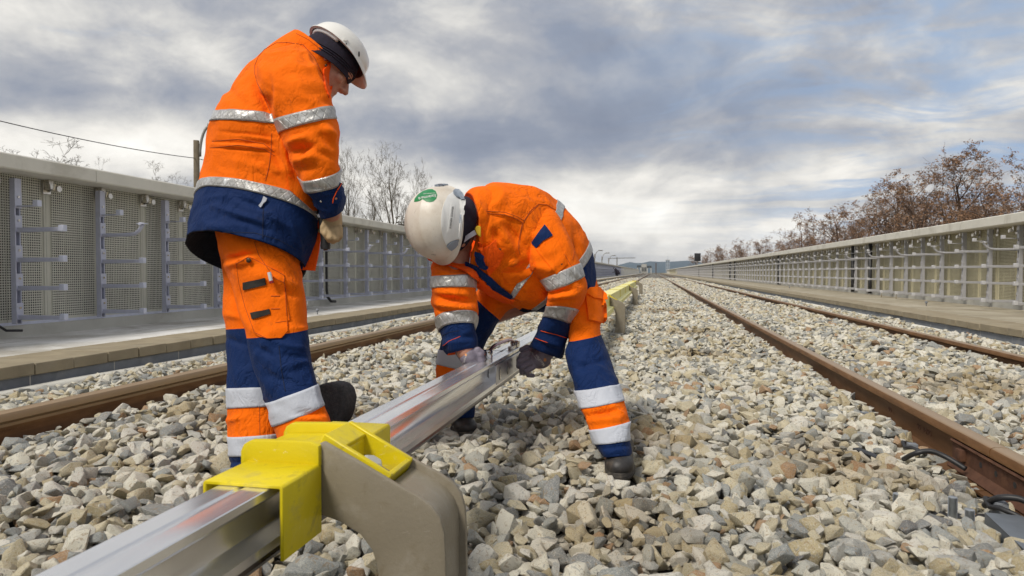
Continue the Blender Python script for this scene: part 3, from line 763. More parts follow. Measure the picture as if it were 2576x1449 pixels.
# splice bar with two oblong slots at the joint, on the web facing the camera side
def splice(y0, y1):
    x0, x1 = CX + .0145, CX + .0445; z1, z0 = ZT - .018, ZT - .094
    t = MB(); t.prism([(x0, z0 + .013), (x0 + .008, z0 + .003), (x1, z0), (x1, z1 - .002), (x0 + .008, z1), (x0, z1 - .01)], 'Y', y0, y1)
    o = t.build('splice_bar', M['alu2'], conductor, bevel=.0015, seg=1)
    for yc, hw in ((y0 + .062, .019), (y0 + .205, .019), (y0 + .40, .019)):
        ring = [(yc + hw * math.cos(a), (z0 + z1) / 2 + .026 * math.sin(a)) for a in [2 * math.pi * k / 20 for k in range(20)]]
        mm = MB(); mm.prism(ring, 'X', x1 - .006, x1 + .0006); mm.build('slot', M['slotmat'], o, auto=30)
        ring2 = [(yc + .006 + hw * .62 * math.cos(a), (z0 + z1) / 2 - .004 + .021 * math.sin(a)) for a in [2 * math.pi * k / 20 for k in range(20)]]
        mm = MB(); mm.prism(ring2, 'X', x1 - .005, x1 + .0011); mm.build('bolt_seat', M['stainless'], o, auto=30)
M['slotmat'] = simple('shaded_slot', (.16, .16, .18), .5, .6)
splice(2.47, 3.12)
m = MB(); m.box(CX - .044, 2.80, ZT - .094, CX - .0145, 3.1, ZT - .018)
m.build('splice_bar', M['alu2'], conductor, bevel=.0015)
m = MB(); m.box(CX - .0437, 2.788, ZT - .0155, CX + .0439, 2.7895, ZT + .0006); m.build('joint_gap', M['dark'], conductor)
m = MB(); m.box(CX + .012, 2.83, ZT + .0008, CX + .036, 2.90, ZT + .014); m.build('shim_block', M['stainless'], conductor, bevel=.002)
# scratch mark on the web of the rail
# ---- supports
def support(Y0, label, sleeve=True, near=True):
    """yellow insulator sleeve + taupe channel bracket that curves right, down and back under the rail; Y0 = front plate"""
    t = empty('rail_support', (-.40, Y0, -.16), label, 'rail bracket')
    W_ = .137; y1 = Y0; y2 = Y0 + W_
    # outline of the side plates in X,Z (front view)
    out = [(-.555, .338), (-.545, .343), (-.480, .311), (-.415, .278), (-.378, .261), (-.356, .247), (-.340, .229), (-.332, .204), (-.330, .17), (-.329, .10), (-.329, -.07), (-.335, -.11), (-.355, -.150), (-.39, -.178), (-.44, -.188), (-.74, -.190),
           (-.74, -.150), (-.52, -.148), (-.485, -.135), (-.458, -.105), (-.447, -.06), (-.446, -.0), (-.446, .06), (-.446, .10), (-.448, .135), (-.458, .165), (-.479, .190), (-.515, .208), (-.555, .219)]
    xo = [p[0] for p in out]
    for yy in (y1, y2 - .012):
        m = MB(); m.prism(out, 'Y', yy, yy + .012); m.build('side_plate', M['taupe'], t, bevel=.004, seg=2)
    # web of the channel joining the plates: follows the outer edge, set in a little
    inner = [(-.432, .272), (-.415, .264), (-.385, .250), (-.364, .236), (-.350, .217), (-.343, .195), (-.342, .16), (-.342, .10), (-.342, -.06), (-.348, -.10), (-.367, -.138), (-.40, -.163), (-.46, -.172)]
    wv = [(x, y1 + .010, z) for x, z in inner] + [(x, y2 - .010, z) for x, z in inner] + [(x - .012, y1 + .010, z - .012) for x, z in inner] + [(x - .012, y2 - .010, z - .012) for x, z in inner]
    n = len(inner); F = []
    for i in range(n - 1):
        F += [(i, i + 1, n + i + 1, n + i), (2 * n + i, 3 * n + i, 3 * n + i + 1, 2 * n + i + 1)]
    F += [(0, n, 3 * n, 2 * n), (n - 1, 3 * n - 1, 4 * n - 1, 2 * n - 1)]
    mk('channel_web', wv, F, M['taupe'], t).data.shade_smooth()
    # yellow sleeve halves over the rail
    xl, xr = -.684, -.547; zt = .3065; zb = .190; th = .006
    def cap(ya, yb):
        m = MB(); m.prism([(xl, zb), (xl + th, zb), (xl + th, zt - th), (xr - th, zt - th), (xr - th, zb), (xr, zb), (xr, zt - .004), (xr - .004, zt), (xl + .004, zt), (xl, zt - .004)], 'Y', ya, yb)
        return m.build('insulator_sleeve', M['yel'], t, bevel=.0012, seg=1)
    if near: cap(Y0 - .125, Y0 - .002)
    else: cap(Y0 - .03, Y0 - .002)
    cap(Y0 + W_ + .001, Y0 + W_ + (.17 if near else .03))
    # ribs: rounded upstands that run over the top of the rail and down to the clamp pocket
    def rib(ya, yb):
        rp = [(-.694, .260), (-.694, .322), (-.688, .334), (-.676, .341), (-.610, .3435), (-.565, .3435), (-.548, .338), (-.548, .302), (-.684, .302), (-.684, .260)]
        m = MB(); m.prism(rp, 'Y', ya, yb); m.build('sleeve_rib', M['yel'], t, bevel=.003, seg=2)
    rib(y1 - .010, y1 - .002 + .009); rib(y2 - .008, y2 + .008)
    # saddle between the ribs
    m = MB(); m.prism([(-.690, .22), (-.690, .314), (-.682, .322), (-.60, .326), (-.556, .336), (-.536, .334), (-.52, .322), (-.52, .29), (-.545, .302), (-.60, .306), (-.684, .306), (-.684, .22)], 'Y', y1 + .008, y2 - .009)
    m.build('saddle', M['yel'], t, bevel=.003, seg=2)
    # clamp pocket: open tray sloping down to the right with a bolt head in it
    ax = Vector((.882, 0, -.47)).normalized(); nz = Vector((.47, 0, .882)).normalized(); ey = Vector((0, 1, 0)); yc = (y1 + y2) / 2; hw = W_ / 2 - .014
    c0 = Vector((-.543, yc, .3455)); Ln = .128
    m = MB()
    def bx(u0, u1, v0, v1, w0, w1): m.obox(c0 + ax * (u0 + u1) / 2 + ey * (v0 + v1) / 2 + nz * (w0 + w1) / 2, ax * (u1 - u0) / 2, ey * (v1 - v0) / 2, nz * (w1 - w0) / 2)
    bx(-.01, Ln, -hw, -hw + .010, -.040, .004); bx(-.01, Ln, hw - .010, hw, -.040, .004); bx(Ln - .010, Ln, -hw + .0101, hw - .0101, -.048, .002); bx(-.012, .030, -hw + .0101, hw - .0101, -.040, 0)
    m.build('clamp_tray', M['yel'], t, bevel=.002, seg=1)
    m = MB(); bx(.0301, Ln - .0101, -hw + .0101, hw - .0101, -.046, -.036); m.build('tray_floor', M['taupe'], t)
    m = MB(); cb = c0 + ax * .062 + nz * -.026 + ax * .014
    m.tube([cb - nz * .008, cb + nz * .010, cb + nz * .013], [.019, .019, .015], 6); m.build('bolt_head', M['putty'], t, auto=30)
    m = MB(); bx(.085, .112, -.016, .016, -.036, -.028); m.build('washer', M['putty'], t, bevel=.002)
    return t
support(1.06, 'nearest taupe bracket with a big yellow insulator clamped on the aluminium rail in the foreground')
for y_, l_ in ((8.4, 'taupe C-shaped bracket with yellow cap just behind the bending worker'), (15.4, 'small taupe C-shaped bracket with yellow cap, third along the rail'), (22.8, 'smallest taupe bracket with yellow cap standing empty past the rail end')):
    support(y_, l_, near=False)
# ---- pale yellow protective covers past the workers
def cover(y0, y1):
    xl, xr = -.695, -.520; zt = .345; th = .005
    pr = [(xl, .215), (xl, zt), (xr, zt), (xr, .222), (xr + .055, .205), (xr + .055, .150), (xr + .049, .150), (xr + .049, .199), (xr - th, .213), (xr - th, zt - th), (xl + th, zt - th), (xl + th, .215)]
    m = MB(); m.prism(pr, 'Y', y0, y1)
    t = m.build('rail_cover', M['yel_pale'], auto=30); return t
cvs = [(4.6, 8.38, 'pale yellow plastic cover over the conductor rail right behind the bending worker'), (8.56, 11.2, 'pale yellow rail cover between the first two distant brackets, nearer piece'),
       (11.22, 13.3, 'short middle piece of pale yellow rail cover'), (13.32, 15.38, 'pale yellow rail cover just before the third bracket'), (15.56, 21.0, 'farthest pale yellow rail cover at the rail end')]
for a, c_, l_ in cvs:
    o = cover(a, c_); tag(o, l_, 'rail cover', 'pale yellow covers on the conductor rail')
    m = MB(); xl, xr = -.699, -.516
    for yy in (a + .002, c_ - .042):
        m.prism([(xl, .205), (xl, .350), (xr, .350), (xr, .215), (xr + .059, .200), (xr + .059, .19), (xr - .004, .205), (xr - .004, .346), (xl + .004, .346), (xl + .004, .205)], 'Y', yy, yy + .04)
    m.build('joint_strip', M['yel'], o, auto=30)
# ------------------------------------------------------------------ ring spanner lying on the rail
def spanner():
    a = Vector((-.622, 2.545, ZT)); bb = Vector((-.592, 2.935, ZT)); t = empty('ring_spanner', a, 'cranked chrome ring spanner with reddish handle lying on the aluminium rail', 'spanner')
    M['chrome'] = simple('chromed_tool_steel', (.70, .69, .68), .12, 1.0, .05, 40); M['chrome_red'] = simple('handle_steel_reddish', (.42, .22, .20), .25, .9, .2, 60)
    for p, h in ((a, .030), (bb, .030)):
        m = MB(); n = 20; ro, ri = .0205, .0125; V = []; F = []
        for zz, r_, in ((.001, ro), (.003, ro + .001), (h - .003, ro + .001), (h, ro - .0012), (h, ri), (.001, ri)):
            for k in range(n):
                q_ = 2 * math.pi * k / n; rr_ = r_ * (1 - (.06 if (r_ == ri and k % 2) else 0)); V.append(p + Vector((math.cos(q_) * rr_, math.sin(q_) * rr_, zz)))
        for i in range(6):
            for k in range(n): F.append((i * n + k, i * n + (k + 1) % n, ((i + 1) % 6) * n + (k + 1) % n, ((i + 1) % 6) * n + k))
        m.add(V, F); m.build('ring', M['chrome'], t, auto=35)
    d = (bb - a).normalized(); sx = Vector((d.y, -d.x, 0)) * .0085
    pts = [(.018, .022), (.045, .028), (.075, .036), (.12, .040), (.27, .042), (.315, .040), (.345, .032), (.375, .022)]
    V = []; F = []
    for u, z in pts:
        c = a + d * u + Vector((0, 0, z)); V += [c - sx, c - sx * .6 + Vector((0, 0, .005)), c + sx * .6 + Vector((0, 0, .005)), c + sx, c + sx * .6 - Vector((0, 0, .005)), c - sx * .6 - Vector((0, 0, .005))]
    for i in range(len(pts) - 1):
        for k in range(6): F.append((i * 6 + k, i * 6 + (k + 1) % 6, (i + 1) * 6 + (k + 1) % 6, (i + 1) * 6 + k))
    m = MB(); m.add(V, F); m.build('handle', M['chrome_red'], t, auto=35)
spanner()
# ------------------------------------------------------------------ studs, steel frame and cables at the lower right
M['galv'] = simple('galvanised_thread', (.50, .52, .53), .35, .9, .1, 60)
def stud(px, py_b, hgt, label):
    p = at_Z(px, py_b, -.16); m = MB(); z = -.17; top_ = hgt
    rings = []; n = int(top_ / .0022); V = []
    pts = []; rs = []
    for k in range(n * 2): pts.append((p.x, p.y, z + k * .0011 * 1.0)); rs.append(.0135 if k % 2 else .0115)
    pts.append((p.x, p.y, z + n * .0022 + .001)); rs.append(.011)
    m.tube(pts, rs, 14); o = m.build('threaded_stud', M['galv'], auto=80); tag(o, label, 'threaded stud', 'threaded studs at the lower right'); return p
stud(952.5, 522, .092, 'taller galvanised threaded stud standing up between stones')
stud(969.5, 532, .080, 'right-hand galvanised threaded stud next to the steel frame')
stud(897, 508, .060, 'left galvanised threaded stud showing only its tip among stones')
pA = at_Z(990, 518, -.12); pB = at_Z(1022, 548, -.12)
t = empty('steel_frame', pA, 'grey steel angle frame sunk in the stones at the right edge', 'steel frame')
d = (pB - pA).normalized(); nrm = Vector((d.y, -d.x, 0))
m = MB(); m.obox((pA + pB) / 2 + d * .1 + Vector((0, 0, -.03)), d * .25, nrm * .005, Vector((0, 0, .035))); m.obox((pA + pB) / 2 + d * .1 - nrm * .045 + Vector((0, 0, .003)), d * .25, nrm * .05, Vector((0, 0, .004)))
M['bluegrey'] = simple('blue_grey_steel', (.17, .19, .215), .55, .4, .1, 20)
m.build('angle_bar', M['bluegrey'], t, bevel=.002)
m = MB(); m.obox(pA - nrm * .12 + Vector((0, 0, -.045)) + d * .02, d * .14, nrm * .10, Vector((0, 0, .006))); m.build('base_plate', M['bluegrey'], t, bevel=.002)
def cable(pts, r, label):
    pts = [Vector(p) for p in pts]; cu = []
    for i in range(len(pts) - 1):
        p0 = pts[max(i - 1, 0)]; p1 = pts[i]; p2 = pts[i + 1]; p3 = pts[min(i + 2, len(pts) - 1)]
        for k in range(8):
            u = k / 8; cu.append(.5 * ((2 * p1) + (p2 - p0) * u + (2 * p0 - 5 * p1 + 4 * p2 - p3) * u * u + (3 * p1 - p0 - 3 * p2 + p3) * u ** 3))
    cu.append(pts[-1]); m = MB(); m.tube(cu, r, 8); tag(m.build('cable', M['dark'], smooth=True), label, 'cable')
cable([(1.06, 2.47, -.13), (1.07, 2.41, -.085), (1.12, 2.38, -.075), (1.16, 2.36, -.10)], .010, 'black cable loop next to the rail at the right edge')
cable([(1.0, 3.02, -.13), (1.02, 2.96, -.09), (1.07, 2.95, -.075), (1.12, 2.93, -.09), (1.17, 2.88, -.12)], .010, 'black cable looping out from the rusty joint bar')
m = MB(); m.obox(Vector((.90, 3.02, -.128)), Vector((.055, -.09, -.01)), Vector((.016, .010, 0)), Vector((0, 0, .005))); tag(m.build('rubber_strip', M['dark'], bevel=.002), 'flat black strip lying among stones before the joint bar', 'strip')

# ------------------------------------------------------------------ bare winter trees
def tree_mesh(name, seed, H, r0, spread, upright, levels, twigs, pods=0, split_from=.25, nbr=(5, 8), bark=None, pod=None):
    rg = random.Random(seed); m = MB(); mp = MB()
    def branch(p, d, L, r, lv):
        n = 5 if lv < 2 else 3; pts = [p]; rs = [r]; q_ = p.copy(); dd0 = d.copy()
        for i in range(n):
            wob = Vector((rg.gauss(0, 1), rg.gauss(0, 1), rg.gauss(0, 1))) * (.10 + .05 * lv) * (0.55 if lv == 0 else 1.0)
            dd0 = (dd0 + wob + Vector((0, 0, upright * .10 * (lv > 0)))).normalized()
            q_ = q_ + dd0 * (L / n); pts.append(q_.copy()); rs.append(max(.006, r * (1 - .72 * (i + 1) / n)))
        m.tube(pts, rs, 6 if lv == 0 else (4 if lv == 1 else 3), cap=False)
        if lv >= levels:
            if pods and rg.random() < min(1, pods * 1.25):
                for _ in range(4):
                    c = pts[-1 - rg.randrange(2)] + Vector((rg.gauss(0, .08), rg.gauss(0, .08), -abs(rg.gauss(0, .08))))
                    a = Vector((rg.gauss(0, 1), rg.gauss(0, 1), rg.gauss(0, .6))).normalized() * rg.uniform(.05, .12); b_ = a.cross(Vector((rg.gauss(0, 1), rg.gauss(0, 1), rg.gauss(0, 1)))).normalized() * rg.uniform(.02, .045)
                    mp.add([c - a, c + b_, c + a, c - b_], [(0, 1, 2, 3)])
            return
        k = rg.randint(*nbr) if lv == 0 else (rg.randint(3, 5) if lv < levels - 1 else twigs)
        if lv == 0: k = nbr[1] + 3
        for i in range(k):
            f = (split_from + (1 - split_from) * (i + rg.random()) / k) if lv == 0 else rg.uniform(.25, 1.0)
            j = min(int(f * n), n - 1); u = f * n - j; base = pts[j].lerp(pts[j + 1], u); rr_ = rs[j] * (1 - u) + rs[j + 1] * u
            tdir = (pts[j + 1] - pts[j]).normalized(); side = tdir.cross(Vector((rg.gauss(0, 1), rg.gauss(0, 1), rg.gauss(0, 1)))).normalized()
            ang = rg.uniform(.45, .95) * spread; nd = (tdir * math.cos(ang) + side * math.sin(ang)).normalized()
            Ln = L * rg.uniform(.38, .62) * ((1.15 - .55 * f) if lv == 0 else 1.0)
            branch(base, nd, Ln, rr_ * .62, lv + 1)
    branch(Vector((0, 0, 0)), Vector((rg.gauss(0, .05), rg.gauss(0, .05), 1)).normalized(), H * .82, r0, 0)
    me = bpy.data.meshes.new(name); me.from_pydata(m.v, [], m.f); me.materials.append(bark); me.shade_smooth()
    me2 = None
    if mp.v: me2 = bpy.data.meshes.new('seed_pods'); me2.from_pydata(mp.v, [], mp.f); me2.materials.append(pod)
    return me, me2
M['bark'] = simple('dark_brown_bark', (.11, .07, .05), .9, 0, .25, 3)
M['bark2'] = simple('grey_brown_bark', (.125, .105, .075), .9, 0, .2, 3)
M['pod'] = simple('dry_brown_pods', (.30, .175, .10), .9, 0, .4, 2)
TV = [tree_mesh('tree', 20 + i, 9.5, .19, 1.15, .6, 4, 5, .75, .22, (5, 8), M['bark'], M['pod']) for i in range(4)]
def put_tree(variant, x, y, h, rot, label, grp, base=-1.0, sx=1.0, H0=9.5):
    t = empty('bare_tree', (x, y, base), label, 'tree', grp); t.rotation_euler = (0, 0, rot); s_ = (h - base) / max(v_.co.z for v_ in variant[0].vertices); t.scale = (s_ * sx, s_ * sx, s_)
    o = bpy.data.objects.new('branches', variant[0]); COL.objects.link(o); o.parent = t
    if variant[1] is not None: o = bpy.data.objects.new('seed_pods', variant[1]); COL.objects.link(o); o.parent = t
rgt = random.Random(4)
tl = [(1016, 130), (985, 172), (952, 148), (928, 164), (905, 176), (893, 173), (866, 186), (842, 206), (822, 214), (804, 216), (778, 236), (764, 238), (748, 240), (738, 243), (727, 246), (718, 249), (711, 252)]
for i, (px, py) in enumerate(tl):
    X = 22 + rgt.uniform(-2, 2); u = px - 653; zc = FPX * X / (u * math.cos(YAW)); p = at_d(px, py - 3, zc)
    lab = ['tallest bare brown tree at the right edge behind the barrier', 'bare tree just left of the tallest one at the right edge', 'broad bare tree crown with dry pods, third from the right edge', 'bare tree in the dense clump behind the right barrier, upper part', 'slim bare tree filling the dense clump on the right'][i] if i < 5 else \
        'bare brown tree number %s in the row falling away behind the right barrier' % ordn[min(i, 11)] if i < 12 else 'small distant brown tree at the far end of the right row'
    put_tree(TV[i % 4], p.x, p.y, p.z, rgt.uniform(0, 6), lab, 'bare trees behind the right barrier', -1.0, rgt.uniform(.9, 1.15))
extra = [(1000, 180), (960, 190), (905, 200), (865, 214), (838, 226), (822, 234), (800, 236), (783, 244), (742, 249), (715, 252), (975, 205), (940, 195), (915, 205), (880, 205), (855, 218), (830, 232), (812, 236), (792, 238), (770, 246), (755, 248), (1020, 190), (700, 254), (705, 256), (720, 255), (733, 253)]
for i, (px, py) in enumerate(extra):
    X = 26 + rgt.uniform(-2, 3); u = px - 653; zc = FPX * X / (u * math.cos(YAW)); p = at_d(px, py, zc)
    put_tree(TV[(i + 1) % 4], p.x, p.y, p.z, rgt.uniform(0, 6), 'lower bushy bare tree filling the gaps low behind the right barrier', 'low bushy trees behind the right barrier', -1.0, rgt.uniform(1.1, 1.4))
TL = [tree_mesh('tree', 60 + i, 8, .15, 1.0, .7, 5, 4, 0, .2, (6, 9), M['bark2']) for i in range(2)]
TP = [tree_mesh('tree', 40 + i, 12, .17, .62, 1.3, 5, 3, 0, .12, (8, 11), M['bark2']) for i in range(2)]
for i, (px, py, X, lab, sx) in enumerate([(349, 136, -25, 'tall slim bare tree just right of the standing worker', .62), (397, 138, -25, 'wider bare tree between the two workers', .95), (418, 158, -27, 'bare tree partly hidden by the bending worker\'s helmet', .7), (372, 172, -29, 'lower bare tree filling between the two tall ones', .7)]):
    u = px - 653; zc = FPX * X / (u * math.cos(YAW)); p = at_d(px, py, zc)
    put_tree(TP[i % 2], p.x, p.y, p.z, 1.3 * i, lab, None, -1.0, sx, 11.2)
M['evergreen'] = simple('dark_twiggy_foliage', (.055, .045, .022), .9, 0, .4, 4)
bushv = tree_mesh('tree', 77, 4, .09, 1.0, .5, 3, 6, 1.0, .08, (7, 9), M['bark'], M['evergreen'])
for i, (px, py) in enumerate(((411, 208), (402, 215), (420, 212))):
    p = at_d(px, py, 62); put_tree(bushv, p.x, p.y, p.z, i, 'dark scrubby bush low behind the left barrier beside the helmet', 'scrubby bushes by the helmet', -1, 1.0, 4)
for i, (px, py, lab, sx) in enumerate([(116, 141, 'small rounded bare tree rising above the left coping', 1.5), (98, 156, 'thin bare sapling left of the rounded tree over the coping', .6), (140, 162, 'low twiggy bare crown right of the rounded tree over the coping', 1.1)]):
    X = -25; u = px - 653; zc = FPX * X / (u * math.cos(YAW)); p = at_d(px, py, zc); put_tree(TL[i % 2], p.x, p.y, p.z, 2 + i, lab, None, -1, sx * 1.1, 8.5)

# ------------------------------------------------------------------ poles, wire, distant lamps, town, hills
M['wood'] = simple('weathered_pole', (.13, .105, .07), .9, 0, .2, 6); M['lampg'] = simple('grey_lamp_metal', (.30, .29, .27), .5, .4)
def lamp(px, py_top, py_lamp, X, dirx, label, scale=1.0, pole_r=.11):
    u = px - 653; zc = FPX * X / (u * math.cos(YAW)); p = at_d(px, py_top, zc); q_ = at_d(px + dirx, py_lamp, zc)
    t = empty('street_lamp', (p.x, p.y, -1), label, 'street lamp')
    m = MB(); m.tube([(p.x, p.y, -1), (p.x, p.y, p.z)], [pole_r, pole_r * .8], 8); m.build('pole', M['wood'], t, smooth=True)
    m = MB(); a = Vector((p.x, p.y, p.z - .5 * scale)) + CR * pole_r; pts = [a + (q_ - a) * f + Vector((0, 0, math.sin(f * math.pi / 2) * 0)) for f in (0,)]
    dv = q_ - a; hz = Vector((dv.x, dv.y, 0))
    pts = [a + hz * (1 - math.cos(f * math.pi / 2)) + Vector((0, 0, dv.z * math.sin(f * math.pi / 2))) for f in [k / 8 for k in range(9)]]
    m.tube(pts, .04 * scale, 6); m.build('curved_arm', M['lampg'], t, smooth=True)
    m = MB(); e = hz.normalized(); m.obox(q_ + e * .2 * scale, e * .28 * scale, Vector((-e.y, e.x, 0)) * .1 * scale, Vector((0, 0, .06 * scale))); m.build('lamp_head', M['lampg'], t, bevel=.03 * scale)
    return p
pl = lamp(196.3, 140.5, 125.5, -14, 14.5, 'brown wooden pole with a curved street lamp arm behind the standing worker')
e0 = at_d(-60, 106, 13.5); e1 = at_d(196.3, 158.3, (pl - CO).dot(CF)); m = MB()
e2 = e1 + Vector((.5, 3.0, -.10))
m.tube([e0.lerp(e1, f / 20) - Vector((0, 0, .22 * 4 * (f / 20) * (1 - f / 20) * .5)) for f in range(21)] + [e1.lerp(e2, f / 6) for f in range(1, 7)], .011, 5); tag(m.build('overhead_wire', M['dark'], smooth=True), 'thin dark wire crossing the sky from the left edge to the wooden pole', 'wire')
for i, (px, a_, l_, X) in enumerate(((594.7, 254, 250.5, -14), (601.9, 256.5, 253, -14), (608.6, 258.5, 255.5, -14))):
    lamp(px, a_, l_, X, 4.2, 'distant thin street lamp, %s of three beyond the left barrier' % ordn[i], 2.0, .12)
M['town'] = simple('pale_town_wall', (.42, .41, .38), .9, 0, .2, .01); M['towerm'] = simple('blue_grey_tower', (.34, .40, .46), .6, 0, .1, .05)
M['hill'] = simple('wooded_hills', (.040, .075, .10), .95, 0, .25, .004)  # blue of the distant air is tinted into the woods' colour
# hills 6 km away
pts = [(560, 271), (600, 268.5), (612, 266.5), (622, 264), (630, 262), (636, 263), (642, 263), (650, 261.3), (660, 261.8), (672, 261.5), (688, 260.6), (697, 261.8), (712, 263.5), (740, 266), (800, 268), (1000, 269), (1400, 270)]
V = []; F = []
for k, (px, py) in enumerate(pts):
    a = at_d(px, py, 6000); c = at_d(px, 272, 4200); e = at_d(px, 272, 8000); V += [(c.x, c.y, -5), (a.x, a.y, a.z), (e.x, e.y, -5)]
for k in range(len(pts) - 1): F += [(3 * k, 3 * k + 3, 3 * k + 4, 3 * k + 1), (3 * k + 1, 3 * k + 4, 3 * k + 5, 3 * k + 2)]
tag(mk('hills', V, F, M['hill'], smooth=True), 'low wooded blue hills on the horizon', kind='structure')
def block(name, px0, px1, py_t, zc, depth, mat, label, cat='building', roof=None, rows=0, cols=0):
    a = at_d(px0, py_t, zc); c = at_d(px1, py_t, zc); t = empty(name, ((a.x + c.x) / 2, a.y, -2), label, cat)
    m = MB(); m.box(a.x, a.y, -2, c.x, a.y + depth, a.z); m.build('walls', mat, t)
    m = MB(); w = c.x - a.x; hh = a.z
    m.box(a.x - w * .02, a.y - w * .02, a.z + .01, c.x + w * .02, a.y + depth, a.z + hh * .05 + .05); m.build('roof', M['conc'] if roof is None else roof, t)
    if rows:
        for i in range(rows):
            for j in range(cols):
                m = MB(); xx = a.x + w * (j + .2) / cols; zz = hh * (i + .25) / rows
                m.box(xx, a.y - .15, zz, xx + w * .6 / cols, a.y + .05, zz + hh * .45 / rows); m.build('window', M['towerm2'], t)
    return t, a, c
M['towerm2'] = simple('dark_glazing', (.07, .08, .09), .3)
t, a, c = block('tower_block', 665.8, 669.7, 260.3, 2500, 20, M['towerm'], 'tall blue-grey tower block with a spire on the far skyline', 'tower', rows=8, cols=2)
m = MB(); mx = (a.x + c.x) / 2; m.tube([(mx, a.y + 5, a.z), (mx, a.y + 5, a.z + 20)], [.9, .2], 5); m.build('spire', M['towerm'], t)
block('apartment_block', 680, 700, 267.8, 1500, 30, M['town'], 'long pale apartment block low on the skyline beside the tower', rows=3, cols=12)
block('apartment_block', 672.5, 680, 269.6, 1300, 30, M['bark2'], 'small brown block right of the tower on the skyline', rows=2, cols=4)
block('station_hall', 641.5, 646.5, 264.6, 300, 8, M['town'], 'pale square building closing the left track in the distance', rows=1, cols=3)
def gantry(px0, px1, py_t, label):
    a = at_d(px0, py_t, 295); c = at_d(px1, py_t, 295); t = empty('track_portal', ((a.x + c.x) / 2, a.y, 0), label, 'portal')
    m = MB(); m.box(a.x, a.y, a.z - .9, c.x, a.y + 3, a.z); m.build('lintel', M['towerm2'], t)
    for xx in (a.x, c.x - .4): m = MB(); m.box(xx, a.y + .1, -.5, xx + .4, a.y + 2.9, a.z - .91); m.build('pier', M['conc'], t)
gantry(637, 641.2, 265.3, 'dark portal left of the pale square building'); gantry(646.8, 651.5, 265.8, 'dark portal right of the pale square building')
m = MB(); p = at_d(656, 262.8, 700); m.tube([(p.x, p.y, -1), (p.x, p.y, p.z)], .5, 6); tag(m.build('chimney_pole', M['bark']), 'thin dark mast above the vanishing point of the tracks', 'mast')
# signal on the right barrier far away
p = at_d(697.5, 257.5, 112); t = empty('track_signal', (p.x, p.y, -1), 'dark railway signal head standing behind the right barrier', 'signal')
m = MB(); m.tube([(p.x, p.y, -1), (p.x, p.y, p.z)], .06, 6); m.build('post', M['lampg'], t); m = MB(); m.box(p.x - .5, p.y - .15, p.z - .6, p.x + .5, p.y + .15, p.z + .7); m.build('signal_head', M['dark'], t, bevel=.05)
# construction crane
p = at_d(617, 258.3, 900); t = empty('tower_crane', (p.x, p.y, -2), 'faint tower crane on the skyline left of the tracks', 'crane')
m = MB(); m.tube([(p.x, p.y, -2), (p.x, p.y, p.z + 1.5)], .7, 4); m.build('mast', M['lampg'], t); m = MB(); m.tube([(p.x - 12, p.y, p.z), (p.x + 24, p.y, p.z + .6)], .45, 4); m.build('jib', M['lampg'], t)
# ------------------------------------------------------------------ people: cloth, loft and head builders
def cloth_mat(name, cols, rough=.62, dirt=None, damt=.3, wv=1.0, var=.05):
    q = material(name, rough=rough, spec=.3); co = obj_co(q)
    n = q.noise(co, 9, 5, .6); c = q.ramp(n, [(.3, tuple(k * (1 - var) for k in cols)), (.7, tuple(min(1, k * (1 + var)) for k in cols))])
    if dirt is not None:
        dn = q.noise(co, 11, 8, .7, .8); sp = q.noise(co, 45, 3, .6)
        d1 = q.math('MULTIPLY', q.smooth(dn, .58, .72), damt); c = q.mix(d1, c, dirt)
        c = q.mix(q.math('MULTIPLY', q.smooth(sp, .70, .76), q.math('MULTIPLY', q.smooth(dn, .5, .6), damt * 1.6)), c, dirt)
    q.put(q.bs.inputs['Base Color'], c)
    f = q.noise(co, 900, 2, .5); g_ = q.noise(q.mapping(co, scale=(1, 1, .55)), 26, 5, .62, .7); g2 = q.noise(q.mapping(co, rot=(.5, .3, .2), scale=(1, .4, 1)), 60, 4, .6, .5)
    cn = q.noise(q.mapping(co, rot=(.2, .6, .4), scale=(1, 1, .7)), 13, 4, .55, 1.4); cr_ = q.math('POWER', q.math('SUBTRACT', 1.0, q.math('ABSOLUTE', q.math('SUBTRACT', q.math('MULTIPLY', cn, 2.0), 1.0))), 9.0)
    g_ = q.math('ADD', q.math('MULTIPLY', g_, .75), q.math('MULTIPLY', q.math('MULTIPLY', cr_, q.smooth(q.noise(co, 5, 2, .5), .42, .6)), -.35))
    h = q.math('ADD', q.math('MULTIPLY', g_, .8), q.math('ADD', q.math('MULTIPLY', g2, .22), q.math('MULTIPLY', f, .05)))
    bump(q, h, .013 * wv, .9)
    q.put(q.bs.inputs['Sheen Weight'], .03); q.put(q.bs.inputs['Specular IOR Level'], .12)
    return q.m
M['orange'] = cloth_mat('hi_vis_orange', (.93, .158, .002), .85, (.20, .06, .015), .42)
M['orange_p'] = cloth_mat('hi_vis_orange_trousers', (.93, .158, .002), .85, (.20, .06, .015), .34)
M['lining'] = cloth_mat('red_orange_lining', (.93, .105, .004), .8)
M['navy'] = cloth_mat('navy_cloth', (.005, .022, .095), .68, (.03, .03, .04), .3)
M['navy_d'] = cloth_mat('navy_inside', (.004, .007, .016), .9)
M['knit'] = simple('black_purple_knit', (.016, .012, .026), .95, 0, .3, 60, .0015, 420)
M['silver'] = cloth_mat('plain_reflective_cloth', (.52, .55, .62), .45, (.35, .36, .38), .25, .5, .03)
M['stitch'] = simple('dark_orange_thread', (.42, .07, .005), .8)
M['stitchn'] = simple('navy_thread', (.006, .012, .035), .8)
M['brass'] = simple('dark_snap_button', (.09, .06, .04), .35, .7)
M['strap'] = simple('black_webbing', (.022, .018, .014), .8, 0, .25, 90, .0006, 500)
